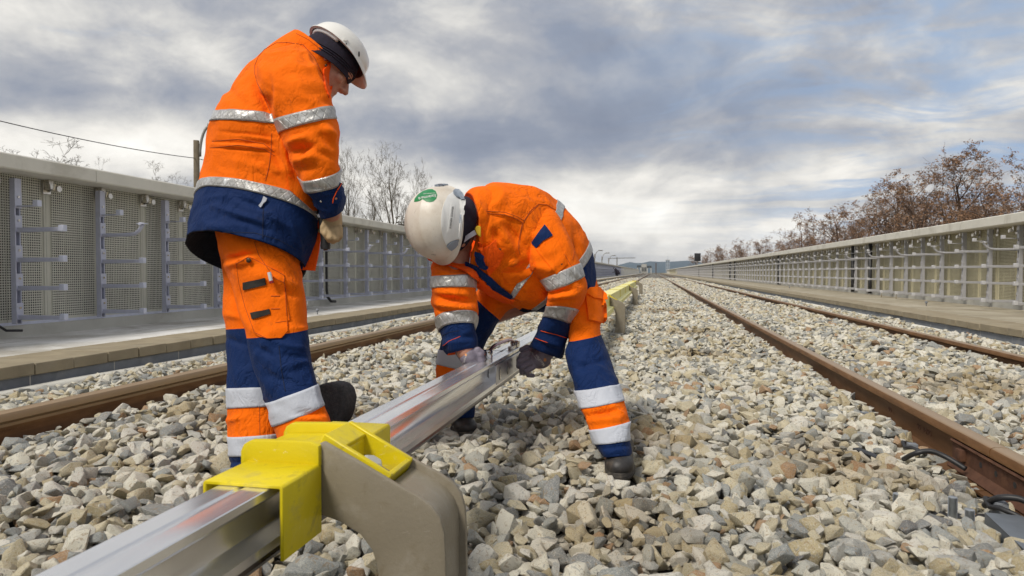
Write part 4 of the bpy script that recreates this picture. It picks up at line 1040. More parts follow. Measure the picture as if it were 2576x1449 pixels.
def tape_mat():
    q = material('reflective_tape', rough=.30, spec=.6); uv = q.node('ShaderNodeUVMap').outputs[0]; u, v, _ = q.sep(uv)
    f = q.math('ABSOLUTE', q.math('SUBTRACT', q.math('MULTIPLY', q.math('FRACT', u), 2.0), 1.0))
    l1 = q.math('ABSOLUTE', q.math('SUBTRACT', f, v)); l2 = q.math('ABSOLUTE', q.math('SUBTRACT', f, q.math('SUBTRACT', 1.0, v)))
    ln = q.smooth(q.math('MINIMUM', l1, l2), .085, .035); edge = q.smooth(q.math('ABSOLUTE', q.math('SUBTRACT', v, .5)), .40, .44)
    ln = q.math('MAXIMUM', ln, edge)
    co = obj_co(q); n = q.noise(co, 16, 5, .65, 1.2); n2 = q.noise(co, 55, 3, .6)
    c = q.ramp(n, [(.30, (.30, .29, .27)), (.45, (.46, .455, .44)), (.58, (.56, .56, .56)), (.70, (.74, .745, .75)), (.8, (.9, .9, .9))])
    c = q.mix(q.math('MULTIPLY', q.smooth(n2, .35, .65), .2), c, (.30, .29, .27)); c = q.mix(q.math('MULTIPLY', ln, .45), c, (.33, .325, .31))
    q.put(q.bs.inputs['Base Color'], c); q.put(q.bs.inputs['Metallic'], .35)
    q.put(q.bs.inputs['Roughness'], q.math('ADD', .16, q.math('MULTIPLY', n2, .35)))
    bump(q, q.math('ADD', q.math('MULTIPLY', ln, -.35), q.math('MULTIPLY', n, 1.2)), .006, .8); return q.m
M['tape'] = tape_mat()
M['tape_b'] = M['tape']

def catmull(a, s):
    n = len(a); i = int(min(max(math.floor(s), 0), n - 2)); u = s - i
    p0 = a[i - 1] if i > 0 else 2 * a[0] - a[1]; p1 = a[i]; p2 = a[i + 1]; p3 = a[i + 2] if i + 2 < n else 2 * a[-1] - a[-2]
    return .5 * ((2 * p1) + (p2 - p0) * u + (2 * p0 - 5 * p1 + 4 * p2 - p3) * u * u + (3 * p1 - p0 - 3 * p2 + p3) * u ** 3)
CFn, CRn, CUn, COn = (np.array(v) for v in (CF, CR, CU, CO))
def proj(P_):
    d = P_ - COn; z = d @ CFn; return (512 + FPX * (d @ CRn) / z) * DS, (288 - FPX * (d @ CUn) / z) * DS, z
class Loft:
    """closed tube of cloth. ring = (xl,yl, xr,yr, depth, half depth[, fx,fy]): the two outline points, how deep it lies, and where its nearest point sits"""
    def __init__(s, rings, nt=128, per=.0065, wr=(.004, .0022), seed=0, folds=(), power=2.25, aniso=(13, 5), pin=()):
        R_ = []
        for r_ in rings:
            xl, yl, xr, yr, zc, b_ = r_[:6]; fx, fy = r_[6:8] if len(r_) > 6 else (0, 0)
            L_ = np.array(dd(xl, yl, zc)); Q = np.array(dd(xr, yr, zc)); C = (L_ + Q) / 2; A = (Q - L_) / 2
            Fp = np.array(dd((xl + xr) / 2 + fx, (yl + yr) / 2 + fy, zc - b_)); R_.append(np.concatenate([C, A, C - Fp]))
        R_ = np.array(R_); n = len(R_); s.n = n; s.nt = nt; s.power = power
        # sample parameters: even arc length
        ss = [0.0]
        for i in range(n - 1):
            L_ = max(np.linalg.norm(R_[i + 1, :3] - R_[i, :3]), .5 * np.linalg.norm(R_[i + 1, :3] + R_[i + 1, 3:6] - R_[i, :3] - R_[i, 3:6]))
            k = max(2, int(math.ceil(L_ / per))); ss += [i + (j + 1) / k for j in range(k)]
        s.ss = np.array(ss); th = np.linspace(0, 2 * math.pi, nt, endpoint=False); s.th = th
        B = np.array([catmull(R_, q_) for q_ in s.ss]); c = np.cos(th); sn = np.sin(th)
        ce = np.sign(c) * np.abs(c) ** (2 / power); se = np.sign(sn) * np.abs(sn) ** (2 / power)
        P_ = B[:, None, :3] + B[:, None, 3:6] * ce[None, :, None] - B[:, None, 6:9] * se[None, :, None]   # th=90deg is the camera side
        s.C = B[:, :3]
        N = s._norm(P_)
        ln = np.concatenate([[0], np.cumsum(np.linalg.norm(np.diff(B[:, :3], axis=0), axis=1))]); rad = np.linalg.norm(B[:, 3:6], axis=1)
        disp = np.zeros(P_.shape[:2])
        a1, a2 = wr[0] * 1.9, wr[1] * 1.7; ka, kb = aniso
        for i in range(P_.shape[0]):
            for j in range(nt):
                l_ = ln[i]; p = P_[i, j]; r_ = rad[i]
                qv = Vector((l_ * ka + seed, math.cos(th[j]) * r_ * kb * 1.6, math.sin(th[j]) * r_ * kb * 1.6)); 
                wv = mnoise.noise(Vector(p) * 6 + Vector((seed, 0, 0))) * 1.1
                qv.x += wv + l_ * 0
                v1 = 1 - abs(mnoise.noise(qv)) * 2.2; v1 = max(v1, -.3)
                v2 = mnoise.noise(Vector(p) * 21 + Vector((0, seed, 0)))
                g = .35 + .65 * max(0, min(1, .5 + 1.6 * mnoise.noise(Vector(p) * 4.2 + Vector((seed, seed, 0)))))
                disp[i, j] = a1 * (v1 - .45) * g + a2 * v2 * g
        X, Y_, Z_ = proj(P_); face = np.clip(-(N @ CFn) * 2.5 + .3, 0, 1)
        for f in folds:
            x1, y1, x2, y2, w, am = f; dx_, dy_ = x2 - x1, y2 - y1; L2 = dx_ * dx_ + dy_ * dy_
            t = ((X - x1) * dx_ + (Y_ - y1) * dy_) / L2; tc = np.clip(t, 0, 1); dist = np.hypot(X - x1 - tc * dx_, Y_ - y1 - tc * dy_)
            disp += 1.55 * am * np.exp(-(dist / w) ** 2) * face * (1 - .75 * np.abs(2 * tc - 1) ** 2)
        P_ = P_ + N * disp[..., None]; s.P = P_; s.N = s._norm(P_)
    def _norm(s, P_):
        ds = np.gradient(P_, axis=0); dt = np.roll(P_, -1, 1) - np.roll(P_, 1, 1); N = np.cross(dt, ds); N /= np.linalg.norm(N, axis=2)[..., None] + 1e-9
        out = np.sum(N * (P_ - s.C[:, None, :])); return N if out > 0 else -N
    def row(s, q_, off=0.0):
        i = int(np.searchsorted(s.ss, q_, 'right') - 1); i = min(max(i, 0), len(s.ss) - 2); u = (q_ - s.ss[i]) / (s.ss[i + 1] - s.ss[i])
        return s.P[i] * (1 - u) + s.P[i + 1] * u + off * (s.N[i] * (1 - u) + s.N[i + 1] * u)
    def build(s, name, zones, parent, close0=True, hem=0.018, hem_mat=None, hem_in=.07):
        """zones: [(s0, s1, material)] in order; the mesh gets a material per zone"""
        qs = []; mi = []; mats = []
        for a, c_, mt in zones:
            if mt not in mats: mats.append(mt)
            inner = [q_ for q_ in s.ss if a + 1e-3 < q_ < c_ - 1e-3]; seq = [a] + inner + [c_]
            if qs: seq = seq[1:]
            qs += seq; mi += [mats.index(mt)] * (len(seq) - (0 if len(qs) != len(seq) else 1))
        V = np.concatenate([s.row(q_) for q_ in qs]); rows = len(qs); nt = s.nt
        F = [(i * nt + j, i * nt + (j + 1) % nt, (i + 1) * nt + (j + 1) % nt, (i + 1) * nt + j) for i in range(rows - 1) for j in range(nt)]
        FM = [mi[i] for i in range(rows - 1) for j in range(nt)]
        V = list(map(tuple, V))
        if close0:
            V.append(tuple(s.row(qs[0]).mean(0))); F += [(len(V) - 1, (j + 1) % nt, j) for j in range(nt)]; FM += [mi[0]] * nt
        if hem:                                   # turn the open end inwards so it has an edge and an inside
            if hem_mat not in mats: mats.append(hem_mat)
            last = s.row(qs[-1]); ctr = last.mean(0); back = s.row(max(qs[0], qs[-1] - .01)).mean(0) - ctr; back = back / (np.linalg.norm(back) + 1e-9)
            rr_ = last + (ctr - last) / np.linalg.norm(ctr - last, axis=1)[:, None] * .006; r2 = rr_ + back * hem_in + (ctr - last) / np.linalg.norm(ctr - last, axis=1)[:, None] * hem
            base = (rows - 1) * nt
            for rr2_ in (rr_, r2):
                k0 = len(V); V += list(map(tuple, rr2_)); F += [(base + j, base + (j + 1) % nt, k0 + (j + 1) % nt, k0 + j) for j in range(nt)]; FM += [mats.index(hem_mat)] * nt; base = k0
            V.append(tuple(r2.mean(0))); F += [(len(V) - 1, base + j, base + (j + 1) % nt) for j in range(nt)]; FM += [mats.index(hem_mat)] * nt
        me = bpy.data.meshes.new(name); me.from_pydata(V, [], F)
        for mt in mats: me.materials.append(mt)
        me.polygons.foreach_set('material_index', np.array(FM, dtype=np.int32)); me.update()
        bm = bmesh.new(); bm.from_mesh(me); bmesh.ops.recalc_face_normals(bm, faces=bm.faces); bm.to_mesh(me); bm.free(); me.shade_smooth()
        return link(name, me, parent)
    def band(s, name, a, c_, mat, parent, off=.0035, label=None, w=None):
        qs = [a + (c_ - a) * k / 8 for k in range(9)]; rows = [s.row(q_, off) for q_ in qs]; nt = s.nt
        width = np.linalg.norm(rows[-1] - rows[0], axis=1).mean(); V = []; 
        circ = np.concatenate([[0], np.cumsum(np.linalg.norm(np.diff(np.vstack([rows[4], rows[4][:1]]), axis=0), axis=1))]) / (width * 1.25)
        for r_ in [s.row(a, -.001)] + rows + [s.row(c_, -.001)]: V += [tuple(p) for p in r_]
        F = []; UV = []; nr = len(rows) + 2; vv = [0] + [k / 8 for k in range(9)] + [1]
        for i in range(nr - 1):
            for j in range(nt):
                F.append((i * nt + j, i * nt + (j + 1) % nt, (i + 1) * nt + (j + 1) % nt, (i + 1) * nt + j))
                UV += [(circ[j], vv[i]), (circ[j + 1], vv[i]), (circ[j + 1], vv[i + 1]), (circ[j], vv[i + 1])]
        me = bpy.data.meshes.new(name); me.from_pydata(V, [], F); me.materials.append(mat); uvl = me.uv_layers.new(name='UVMap'); uvl.data.foreach_set('uv', np.array(UV, dtype=np.float32).ravel())
        me.update(); me.shade_smooth(); o = link(name, me, parent); 
        if label: o['label'] = label
        return o
from mathutils.bvhtree import BVHTree
def bvh_of(*objs):
    V = []; F = []; bpy.context.view_layer.update()
    for o in objs:
        k = len(V); mw = o.matrix_world; V += [mw @ v.co for v in o.data.vertices]; F += [tuple(i + k for i in p.vertices) for p in o.data.polygons]
    return BVHTree.FromPolygons(V, F)
def hit(bv, x, y, off=0.0):
    d = ray(x / DS, y / DS).normalized(); loc, nrm, idx, dist = bv.ray_cast(CO, d)
    if loc is None: return None
    if nrm.dot(d) > 0: nrm = -nrm
    return loc + nrm * off, nrm
def patch(name, poly, bv, mat, parent, off=.004, thick=.004, step=3.0, label=None, bulge=0.0):
    """a sewn-on piece: outline given where it shows on the garment, laid on the garment's surface with its own thickness"""
    xs_ = [p[0] for p in poly]; ys_ = [p[1] for p in poly]; bm = bmesh.new()
    vs = [bm.verts.new((p[0], p[1], 0)) for p in poly]; bm.faces.new(vs)
    for ax, lo, hi_ in ((0, min(xs_), max(xs_)), (1, min(ys_), max(ys_))):
        k = lo + step
        while k < hi_:
            no = [0, 0, 0]; no[ax] = 1; co_ = [0, 0, 0]; co_[ax] = k
            bmesh.ops.bisect_plane(bm, geom=list(bm.verts) + list(bm.edges) + list(bm.faces), plane_co=co_, plane_no=no); k += step
    V = []; ok = True; cx = sum(xs_) / len(xs_); cy = sum(ys_) / len(ys_); bm.verts.index_update(); last = None
    bmesh.ops.recalc_face_normals(bm, faces=bm.faces)
    zz = [hit(bv, v_.co.x, v_.co.y) for v_ in bm.verts]
    good = [(v_.co.x, v_.co.y, h_) for v_, h_ in zip(bm.verts, zz) if h_]
    for v_, h_ in zip(bm.verts, zz):
        if h_ is None: g_ = min(good, key=lambda q_: (q_[0] - v_.co.x) ** 2 + (q_[1] - v_.co.y) ** 2); zc = (g_[2][0] - CO).dot(CF); p = dd(v_.co.x, v_.co.y, zc); nrm = g_[2][1]
        else: p, nrm = h_
        bd = v_.is_boundary; V.append((p + nrm * (off + (bulge if not bd else 0)), nrm, bd))
    n = len(V); VV = [v_[0] for v_ in V] + [v_[0] - v_[1] * thick for v_ in V]; FF = [tuple(v_.index for v_ in f.verts) for f in bm.faces]
    FB = [tuple(i + n for i in f[::-1]) for f in FF]
    ED = [tuple(v_.index for v_ in e.verts) for e in bm.edges if e.is_boundary]; FS = [(a, c_, c_ + n, a + n) for a, c_ in ED]; bm.free()
    o = mk(name, VV, FF + FB + FS, mat, parent, True); bm = bmesh.new(); bm.from_mesh(o.data); bmesh.ops.recalc_face_normals(bm, faces=bm.faces); bm.to_mesh(o.data); bm.free(); o.data.set_sharp_from_angle(angle=R(50))
    if label: o['label'] = label
    return o
def seam(name, pts, bv, mat, parent, r=.0012, off=.0006):
    P_ = []
    for i in range(len(pts) - 1):
        (x1, y1), (x2, y2) = pts[i], pts[i + 1]; k = max(2, int(math.hypot(x2 - x1, y2 - y1) / 3))
        P_ += [(x1 + (x2 - x1) * j / k, y1 + (y2 - y1) * j / k) for j in range(k)]
    P_.append(pts[-1]); Q = [hit(bv, x, y, off) for x, y in P_]; Q = [q_[0] for q_ in Q if q_]
    runs = []; cur = []
    for p in Q:
        if cur and (p - cur[-1]).length > .03: runs.append(cur); cur = []
        cur.append(p)
    runs.append(cur); m = MB()
    for c_ in runs:
        if len(c_) > 2: m.tube(c_, r, 5)
    return m.build(name, mat, parent, smooth=True) if m.v else None
def button(x, y, bv, parent, r=.006, mat=None, name='snap_button'):
    h_ = hit(bv, x, y, .0)
    if not h_: return
    p, n_ = h_; m = MB(); m.tube([p, p + n_ * .003, p + n_ * .005], [r, r, r * .7], 12); return m.build(name, mat or M['brass'], parent, smooth=True)
def blob_mesh(parts, voxel=.004, smooth=4):
    """union of tapered capsules / ellipsoids grown into one skin. parts: ('c', p, q, r1, r2) or ('e', centre, (ax, ay, az) vectors)"""
    bm = bmesh.new()
    for pr in parts:
        if pr[0] == 'c':
            p, q_, r1, r2 = Vector(pr[1]), Vector(pr[2]), pr[3], pr[4]; k = max(2, int((q_ - p).length / (min(r1, r2) * .35)) + 1)
            d = (q_ - p); L_ = d.length
            if L_ < 1e-6: d = Vector((0, 0, 1)); 
            rot = d.to_track_quat('Z', 'Y').to_matrix().to_4x4()
            for j, (c_, r_) in enumerate(((p, r1), (q_, r2))): bmesh.ops.create_icosphere(bm, subdivisions=3, radius=r_, matrix=Matrix.Translation(c_))
            if L_ > 1e-6: bmesh.ops.create_cone(bm, cap_ends=True, segments=24, radius1=r1, radius2=r2, depth=L_, matrix=Matrix.Translation((p + q_) / 2) @ rot)
        else:
            c_ = Vector(pr[1]); ax, ay, az = (Vector(a) for a in pr[2]); mt = Matrix(((ax.x, ay.x, az.x, c_.x), (ax.y, ay.y, az.y, c_.y), (ax.z, ay.z, az.z, c_.z), (0, 0, 0, 1)))
            bmesh.ops.create_icosphere(bm, subdivisions=4, radius=1, matrix=mt)
    me = bpy.data.meshes.new('tmp'); bm.to_mesh(me); bm.free(); o = bpy.data.objects.new('tmp', me); COL.objects.link(o)
    md = o.modifiers.new('r', 'REMESH'); md.mode = 'VOXEL'; md.voxel_size = voxel; md.use_smooth_shade = True
    if smooth: sm = o.modifiers.new('s', 'SMOOTH'); sm.factor = .5; sm.iterations = smooth
    bpy.context.view_layer.update(); dg = bpy.context.evaluated_depsgraph_get(); out = bpy.data.meshes.new_from_object(o.evaluated_get(dg)); bpy.data.objects.remove(o); out.shade_smooth(); return out
class Frame:                                      # head frame: x forward (nose), y to the person's left, z up
    def __init__(s, o, fwd, up):
        s.o = Vector(o); s.x = Vector(fwd).normalized(); s.z = (Vector(up) - s.x * Vector(up).dot(s.x)).normalized(); s.y = s.z.cross(s.x)
    def p(s, x, y, z): return s.o + s.x * x + s.y * y + s.z * z
    def v(s, x, y, z): return s.x * x + s.y * y + s.z * z
M['skin'] = None
def skin_mat():
    q = material('skin', rough=.5, spec=.35); co = world_co(q); n = q.noise(co, 30, 4, .6)
    q.put(q.bs.inputs['Base Color'], q.ramp(n, [(.3, (.40, .19, .13)), (.7, (.52, .27, .19))])); q.put(q.bs.inputs['Subsurface Weight'], .12); q.put(q.bs.inputs['Subsurface Radius'], (.012, .005, .003)); bump(q, q.noise(co, 260, 3, .6), .0006)
    return q.m
M['skin'] = skin_mat()
def head_parts(f, neck_to=None):
    e = lambda c_, r_: ('e', f.p(*c_), (f.x * r_[0], f.y * r_[1], f.z * r_[2])); c = lambda a, b_, r1, r2: ('c', f.p(*a), f.p(*b_), r1, r2)
    L_ = [e((0, 0, .025), (.100, .078, .095)), e((.032, 0, -.040), (.062, .062, .072)), e((.040, 0, -.085), (.048, .050, .034)), e((.078, 0, -.100), (.024, .026, .020)),
          c((.089, .026, .014), (.089, -.026, .014), .012, .012), c((.078, .046, .006), (.089, .026, .014), .010, .012), c((.078, -.046, .006), (.089, -.026, .014), .010, .012),
          e((.066, .040, -.034), (.022, .022, .020)), e((.066, -.040, -.034), (.022, .022, .020)), e((.076, .031, -.008), (.014, .017, .012)), e((.076, -.031, -.008), (.014, .017, .012)),
          c((.088, 0, .006), (.116, 0, -.036), .008, .0115), c((.104, .011, -.041), (.092, .014, -.042), .008, .007), c((.104, -.011, -.041), (.092, -.014, -.042), .008, .007), c((.116, 0, -.036), (.094, 0, -.048), .010, .007),
          c((.083, .022, -.071), (.094, .004, -.066), .005, .006), c((.083, -.022, -.071), (.094, -.004, -.066), .005, .006), c((.082, .018, -.078), (.092, 0, -.081), .005, .0068), c((.082, -.018, -.078), (.092, 0, -.081), .005, .0068)]
    for s_ in (1, -1): L_ += [e((-.006, s_ * .080, -.008), (.018, .008, .028)), e((-.004, s_ * .080, -.030), (.010, .006, .012))]
    L_.append(c((-.02, 0, -.05), (-.035, 0, -.12), .060, .056))
    if neck_to is not None: L_.append(('c', f.p(-.035, 0, -.12), Vector(neck_to), .056, .075))
    return L_
def eyes(f, parent):
    M.setdefault('eye', simple('eye_white', (.55, .52, .48), .25)); M.setdefault('iris', simple('eye_iris', (.03, .025, .02), .15)); M.setdefault('brow', simple('brow_hair', (.05, .03, .02), .9))
    for s_ in (1, -1):
        bm = bmesh.new(); bmesh.ops.create_uvsphere(bm, u_segments=16, v_segments=10, radius=.0118, matrix=Matrix.Translation(f.p(.0815, s_ * .031, -.009))); me = bpy.data.meshes.new('eye'); bm.to_mesh(me); bm.free(); me.shade_smooth(); o = link('eye', me, parent, M['eye'])
        bm = bmesh.new(); bmesh.ops.create_uvsphere(bm, u_segments=12, v_segments=8, radius=.0058, matrix=Matrix.Translation(f.p(.0885, s_ * .031, -.0125))); me = bpy.data.meshes.new('iris'); bm.to_mesh(me); bm.free(); me.shade_smooth(); link('iris', me, o, M['iris'])
        m = MB(); m.tube([f.p(.083, s_ * .016, -.001), f.p(.092, s_ * .026, .0005), f.p(.0925, s_ * .034, -.001), f.p(.083, s_ * .047, -.006)], [.003, .0042, .0042, .003], 6); m.build('eyelid', M['skin'], parent, smooth=True)
        m = MB(); m.tube([f.p(.100, s_ * .012, .016), f.p(.098, s_ * .028, .022), f.p(.086, s_ * .046, .016)], [.002, .0034, .0015], 5); m.build('eyebrow', M['brow'], parent, smooth=True)
def dome(f, name, mat, parent, rx, ry, rz, z0, zrim, nt=72, nv=26, thick=.004, lip=.006, visor=0.0, vis_drop=.0, fn=None, brim=.004, xoff=0.0, inner_mat=None):
    """helmet / cap shell in the head frame. zrim(a): height of the rim at angle a (0 = front); visor pushes the rim out at the front"""
    V = []; F = []; rows = []
    def pt(a, t, off):                            # t 0..1 from crown to rim
        zr = zrim(a); phi = t * (math.pi / 2 * .98)
        zz = zr + (rz - zr) * math.cos(phi) ** .92 if True else 0; k = math.sin(phi) ** .86
        x = xoff + rx * k * math.cos(a); y = ry * k * math.sin(a)
        if fn: x, y, zz = fn(a, t, x, y, zz)
        nv_ = Vector((x / rx ** 2, y / ry ** 2, (zz - zr) / rz ** 2 + 1e-4)).normalized(); return f.p(*(Vector((x, y, zz + z0)) + nv_ * off))
    ts = [k / nv for k in range(1, nv + 1)]
    out = [pt(0, 0, 0)]; V.append(out[0])
    A = [2 * math.pi * j / nt for j in range(nt)]
    for t in ts: V += [pt(a, t, 0) for a in A]
    def rimrow(dr, dzz, vf):
        for a in A:
            w = max(0, math.cos(a)) ** 2.2 * vf; x = xoff + (rx + dr + w * visor) * math.cos(a); y = (ry + dr) * math.sin(a)
            if fn: x, y, z_ = fn(a, 1.0, x, y, zrim(a))
            V.append(f.p(x, y, z0 + zrim(a) + dzz - w * vis_drop))
    rimrow(lip, -.001, 1.0); rimrow(lip, -.001 - brim, 1.0); rimrow(-.003, -.001 - brim, 0)
    nrow = len(ts) + 3
    F += [(0, 1 + (j + 1) % nt, 1 + j) for j in range(nt)]
    for i in range(nrow - 1): F += [(1 + i * nt + j, 1 + i * nt + (j + 1) % nt, 1 + (i + 1) * nt + (j + 1) % nt, 1 + (i + 1) * nt + j) for j in range(nt)]
    k0 = len(V)
    for t in ts[::-1]: V += [pt(a, t * .985, -thick) for a in A]
    V.append(pt(0, 0, -thick)); base = 1 + (nrow - 1) * nt; fo = len(F)
    F += [(base + j, base + (j + 1) % nt, k0 + (j + 1) % nt, k0 + j) for j in range(nt)]
    for i in range(len(ts) - 1): F += [(k0 + i * nt + j, k0 + i * nt + (j + 1) % nt, k0 + (i + 1) * nt + (j + 1) % nt, k0 + (i + 1) * nt + j) for j in range(nt)]
    F += [(len(V) - 1, k0 + (len(ts) - 1) * nt + j, k0 + (len(ts) - 1) * nt + (j + 1) % nt) for j in range(nt)]
    o = mk(name, V, F, mat, parent, True)
    if inner_mat is not None:
        o.data.materials.append(inner_mat)
        for i, pl_ in enumerate(o.data.polygons):
            if i >= fo: pl_.material_index = 1
    bm = bmesh.new(); bm.from_mesh(o.data); bmesh.ops.recalc_face_normals(bm, faces=bm.faces); bm.to_mesh(o.data); bm.free(); o.data.set_sharp_from_angle(angle=R(48)); return o
def decal_text(txt, x, y, ang, size, bv, mat, parent, name='lettering', off=.0012, xscale=1.0, bold=0.0, shear=0.0, mirror=1):
    me = text_mesh(txt, size, 0, mat, name, bold=bold, shear=shear)
    bm = bmesh.new(); bm.from_mesh(me); bmesh.ops.triangulate(bm, faces=bm.faces); bmesh.ops.subdivide_edges(bm, edges=[e for e in bm.edges if e.calc_length() > size * .35], cuts=1); bm.to_mesh(me); bm.free()
    ca, sa = math.cos(ang), math.sin(ang); last = [None]
    def fn(c_):
        cx_ = c_.x * xscale; X_ = x + cx_ * ca + c_.y * sa; Y_ = y + cx_ * sa - c_.y * ca; h_ = hit(bv, X_, Y_, off)
        if h_ is None: zc = (last[0] - CO).dot(CF) if last[0] else 2.5; return dd(X_, Y_, zc)
        last[0] = h_[0]; return h_[0]
    map_mesh(me, fn); return link(name, me, parent)
def boot(parent, toe, heel, ankle, w=.052, mat=None, up_h=.13):
    """one boot: toe/heel/ankle points (sole level for toe and heel)"""
    toe, heel, ankle = Vector(toe), Vector(heel), Vector(ankle); d = (toe - heel).normalized(); sd = d.cross(Vector((0, 0, 1))).normalized(); U = Vector((0, 0, 1))
    L_ = (toe - heel).length
    parts = [('e', toe - d * .065 + U * .045, (d * .068, sd * w, U * .040)), ('e', toe - d * .12 + U * .055, (d * .09, sd * (w * .9), U * .045)), ('e', heel + d * .045 + U * .055, (d * .05, sd * (w * .72), U * .055)),
             ('c', heel + d * .07 + U * .07, ankle, .048, .050), ('c', toe - d * .13 + U * .07, ankle + d * .02, .036, .046)]
    me = blob_mesh(parts, .006, 5); o = link('boot', me, parent, mat)
    ring = []; 
    for k in range(28):
        a = 2 * math.pi * k / 28; fx_ = math.cos(a); c_ = heel + d * (L_ / 2 + fx_ * L_ / 2 * 1.02) + sd * math.sin(a) * (w * (1.06 if fx_ > 0 else .85)); ring.append(c_)
    m = MB(); V = []; 
    for zz, sc in ((.0, .93), (.004, 1.0), (.014, 1.02), (.016, .99), (.018, 1.02), (.030, 1.01), (.034, .95)):
        cc = heel + d * L_ / 2; V += [cc + (p - cc) * sc + U * zz for p in ring]
    n = 28; F = [(i * n + j, i * n + (j + 1) % n, (i + 1) * n + (j + 1) % n, (i + 1) * n + j) for i in range(6) for j in range(n)] + [tuple(range(n))[::-1], tuple(range(6 * n, 7 * n))]
    m.add(V, F); m.build('sole', M['sole'], o, auto=45); return o
M['boot'] = simple('scuffed_black_leather', (.028, .026, .026), .48, 0, .3, 30, .0012, 120, .45, (.14, .11, .08), 14, .55)
M['sole'] = simple('dusty_rubber_sole', (.055, .05, .045), .7, 0, .3, 30, .001, 90, .4, (.20, .17, .13), 18, .5)
# ================================================================== standing worker
GA = dd(700, 1180, 2.42)
person_a = empty('person', (GA.x, GA.y, -.08), 'standing worker in orange and navy jacket and white helmet, head bowed, holding a tool', 'person', 'track workers')
O_, N_ = M['orange'], M['navy']
# --- body: head, neck and core in one skin
fa = (CR * .70 - CU * .66 + CF * .26); ua = (CR * .57 + CU * .70 + CF * .36)
ha = Frame(dd(824, 158, 2.50), fa, ua)
nk = dd(720, 200, 2.52); pel = dd(650, 640, 2.50)
me = blob_mesh(head_parts(ha, nk) + [('c', nk, dd(700, 330, 2.5), .09, .12), ('c', dd(700, 330, 2.5), pel, .12, .12), ('c', pel, dd(690, 850, 2.42), .08, .06), ('c', dd(690, 850, 2.42), dd(760, 1120, 2.25), .055, .04),
     ('c', pel, dd(625, 850, 2.56), .07, .055), ('c', dd(625, 850, 2.56), dd(640, 1150, 2.45), .05, .04), ('c', dd(730, 190, 2.38), dd(785, 400, 2.31), .05, .04), ('c', dd(785, 400, 2.31), dd(835, 540, 2.36), .04, .03)], .0042, 3)
body_a = link('body', me, person_a, M['skin']); eyes(ha, person_a)
for o in [c for c in person_a.children_recursive if c.name.startswith(('eyebrow', 'iris'))] + [c for c in person_a.children if c.name.split('.')[0] == 'eye']: bpy.data.objects.remove(o)
# --- jacket torso
torso = Loft([(648, 140, 800, 176, 2.50, .05), (610, 176, 824, 215, 2.50, .15), (570, 240, 832, 272, 2.50, .185, 0, -8), (543, 300, 836, 325, 2.50, .20, -40, -18), (521, 368, 826, 395, 2.50, .20, -20, -22),
              (506, 435, 812, 472, 2.50, .205, 0, -30), (493, 481, 800, 556, 2.50, .215, 5, -44), (480, 548, 795, 618, 2.50, .232, 0, -48), (466, 612, 768, 688, 2.50, .25, 0, -54)],
             nt=190, per=.0058, wr=(.0036, .0022), seed=3, aniso=(11, 5), folds=[
    (640, 200, 684, 300, 9, -.016), (655, 300, 705, 420, 12, -.008), (705, 340, 728, 440, 9, .010), (545, 330, 690, 345, 3.5, -.004), (530, 356, 670, 361, 2.5, -.004), (528, 371, 680, 383, 2.5, -.004), (600, 340, 690, 352, 5, .005), (560, 364, 690, 374, 5, .005),
    (640, 385, 720, 470, 8, -.005), (540, 250, 640, 235, 16, .006), (560, 215, 625, 270, 12, -.005), (570, 400, 700, 430, 12, .004), (540, 520, 660, 560, 9, .007), (560, 540, 700, 585, 8, -.006), (500, 560, 600, 585, 12, .005),
    (660, 530, 740, 580, 9, .006), (690, 560, 755, 640, 10, -.007), (600, 500, 665, 525, 6, -.006), (730, 560, 760, 640, 8, .007), (690, 250, 700, 285, 6, .008), (590, 300, 640, 290, 9, .003)])
jk = torso.build('jacket', [(0, 5.80, O_), (5.80, 8, N_)], person_a, hem=.05, hem_mat=M['navy_d'], hem_in=.09)
torso.band('reflective_band', 2.74, 3.20, M['tape'], jk); torso.band('reflective_band', 5.74, 6.20, M['tape'], jk)
# --- sleeve nearest the camera
slv = Loft([(668, 128, 748, 108, 2.37, .045), (650, 165, 785, 145, 2.345, .090), (650, 215, 812, 195, 2.33, .115), (678, 268, 829, 245, 2.32, .118), (697, 321, 840, 285, 2.31, .112, 0, -8), (711, 352, 850, 322, 2.305, .11, 0, -4), (728, 395, 852, 368, 2.30, .105, 0, 4),
            (742, 430, 853, 404, 2.30, .098, 0, 12), (755, 456, 857, 432, 2.305, .092, 0, 18), (778, 492, 863, 472, 2.32, .088, 0, 16), (797, 522, 868, 502, 2.34, .082, 0, 14), (808, 544, 863, 524, 2.35, .072, 0, 12)],
           nt=120, per=.0055, wr=(.0042, .0022), seed=8, aniso=(15, 6), folds=[
    (728, 384, 790, 366, 8, -.013), (722, 360, 770, 345, 9, .012), (735, 405, 800, 392, 10, .010), (752, 398, 765, 380, 7, -.008), (800, 330, 845, 378, 10, -.008), (815, 320, 850, 350, 9, .008), (760, 112, 826, 246, 6, .006), (690, 230, 700, 300, 10, .008),
    (672, 180, 685, 280, 9, -.008), (790, 380, 850, 400, 9, -.006), (745, 425, 800, 420, 8, -.006), (740, 180, 775, 270, 16, .005), (770, 470, 850, 480, 7, -.004)])
so = slv.build('sleeve', [(0, 8.42, O_), (8.42, 11, N_)], jk, hem=.02, hem_mat=M['navy_d'], hem_in=.05)
slv.band('reflective_band', 3.60, 4.44, M['tape'], jk); slv.band('reflective_band', 7.62, 8.52, M['tape'], jk)
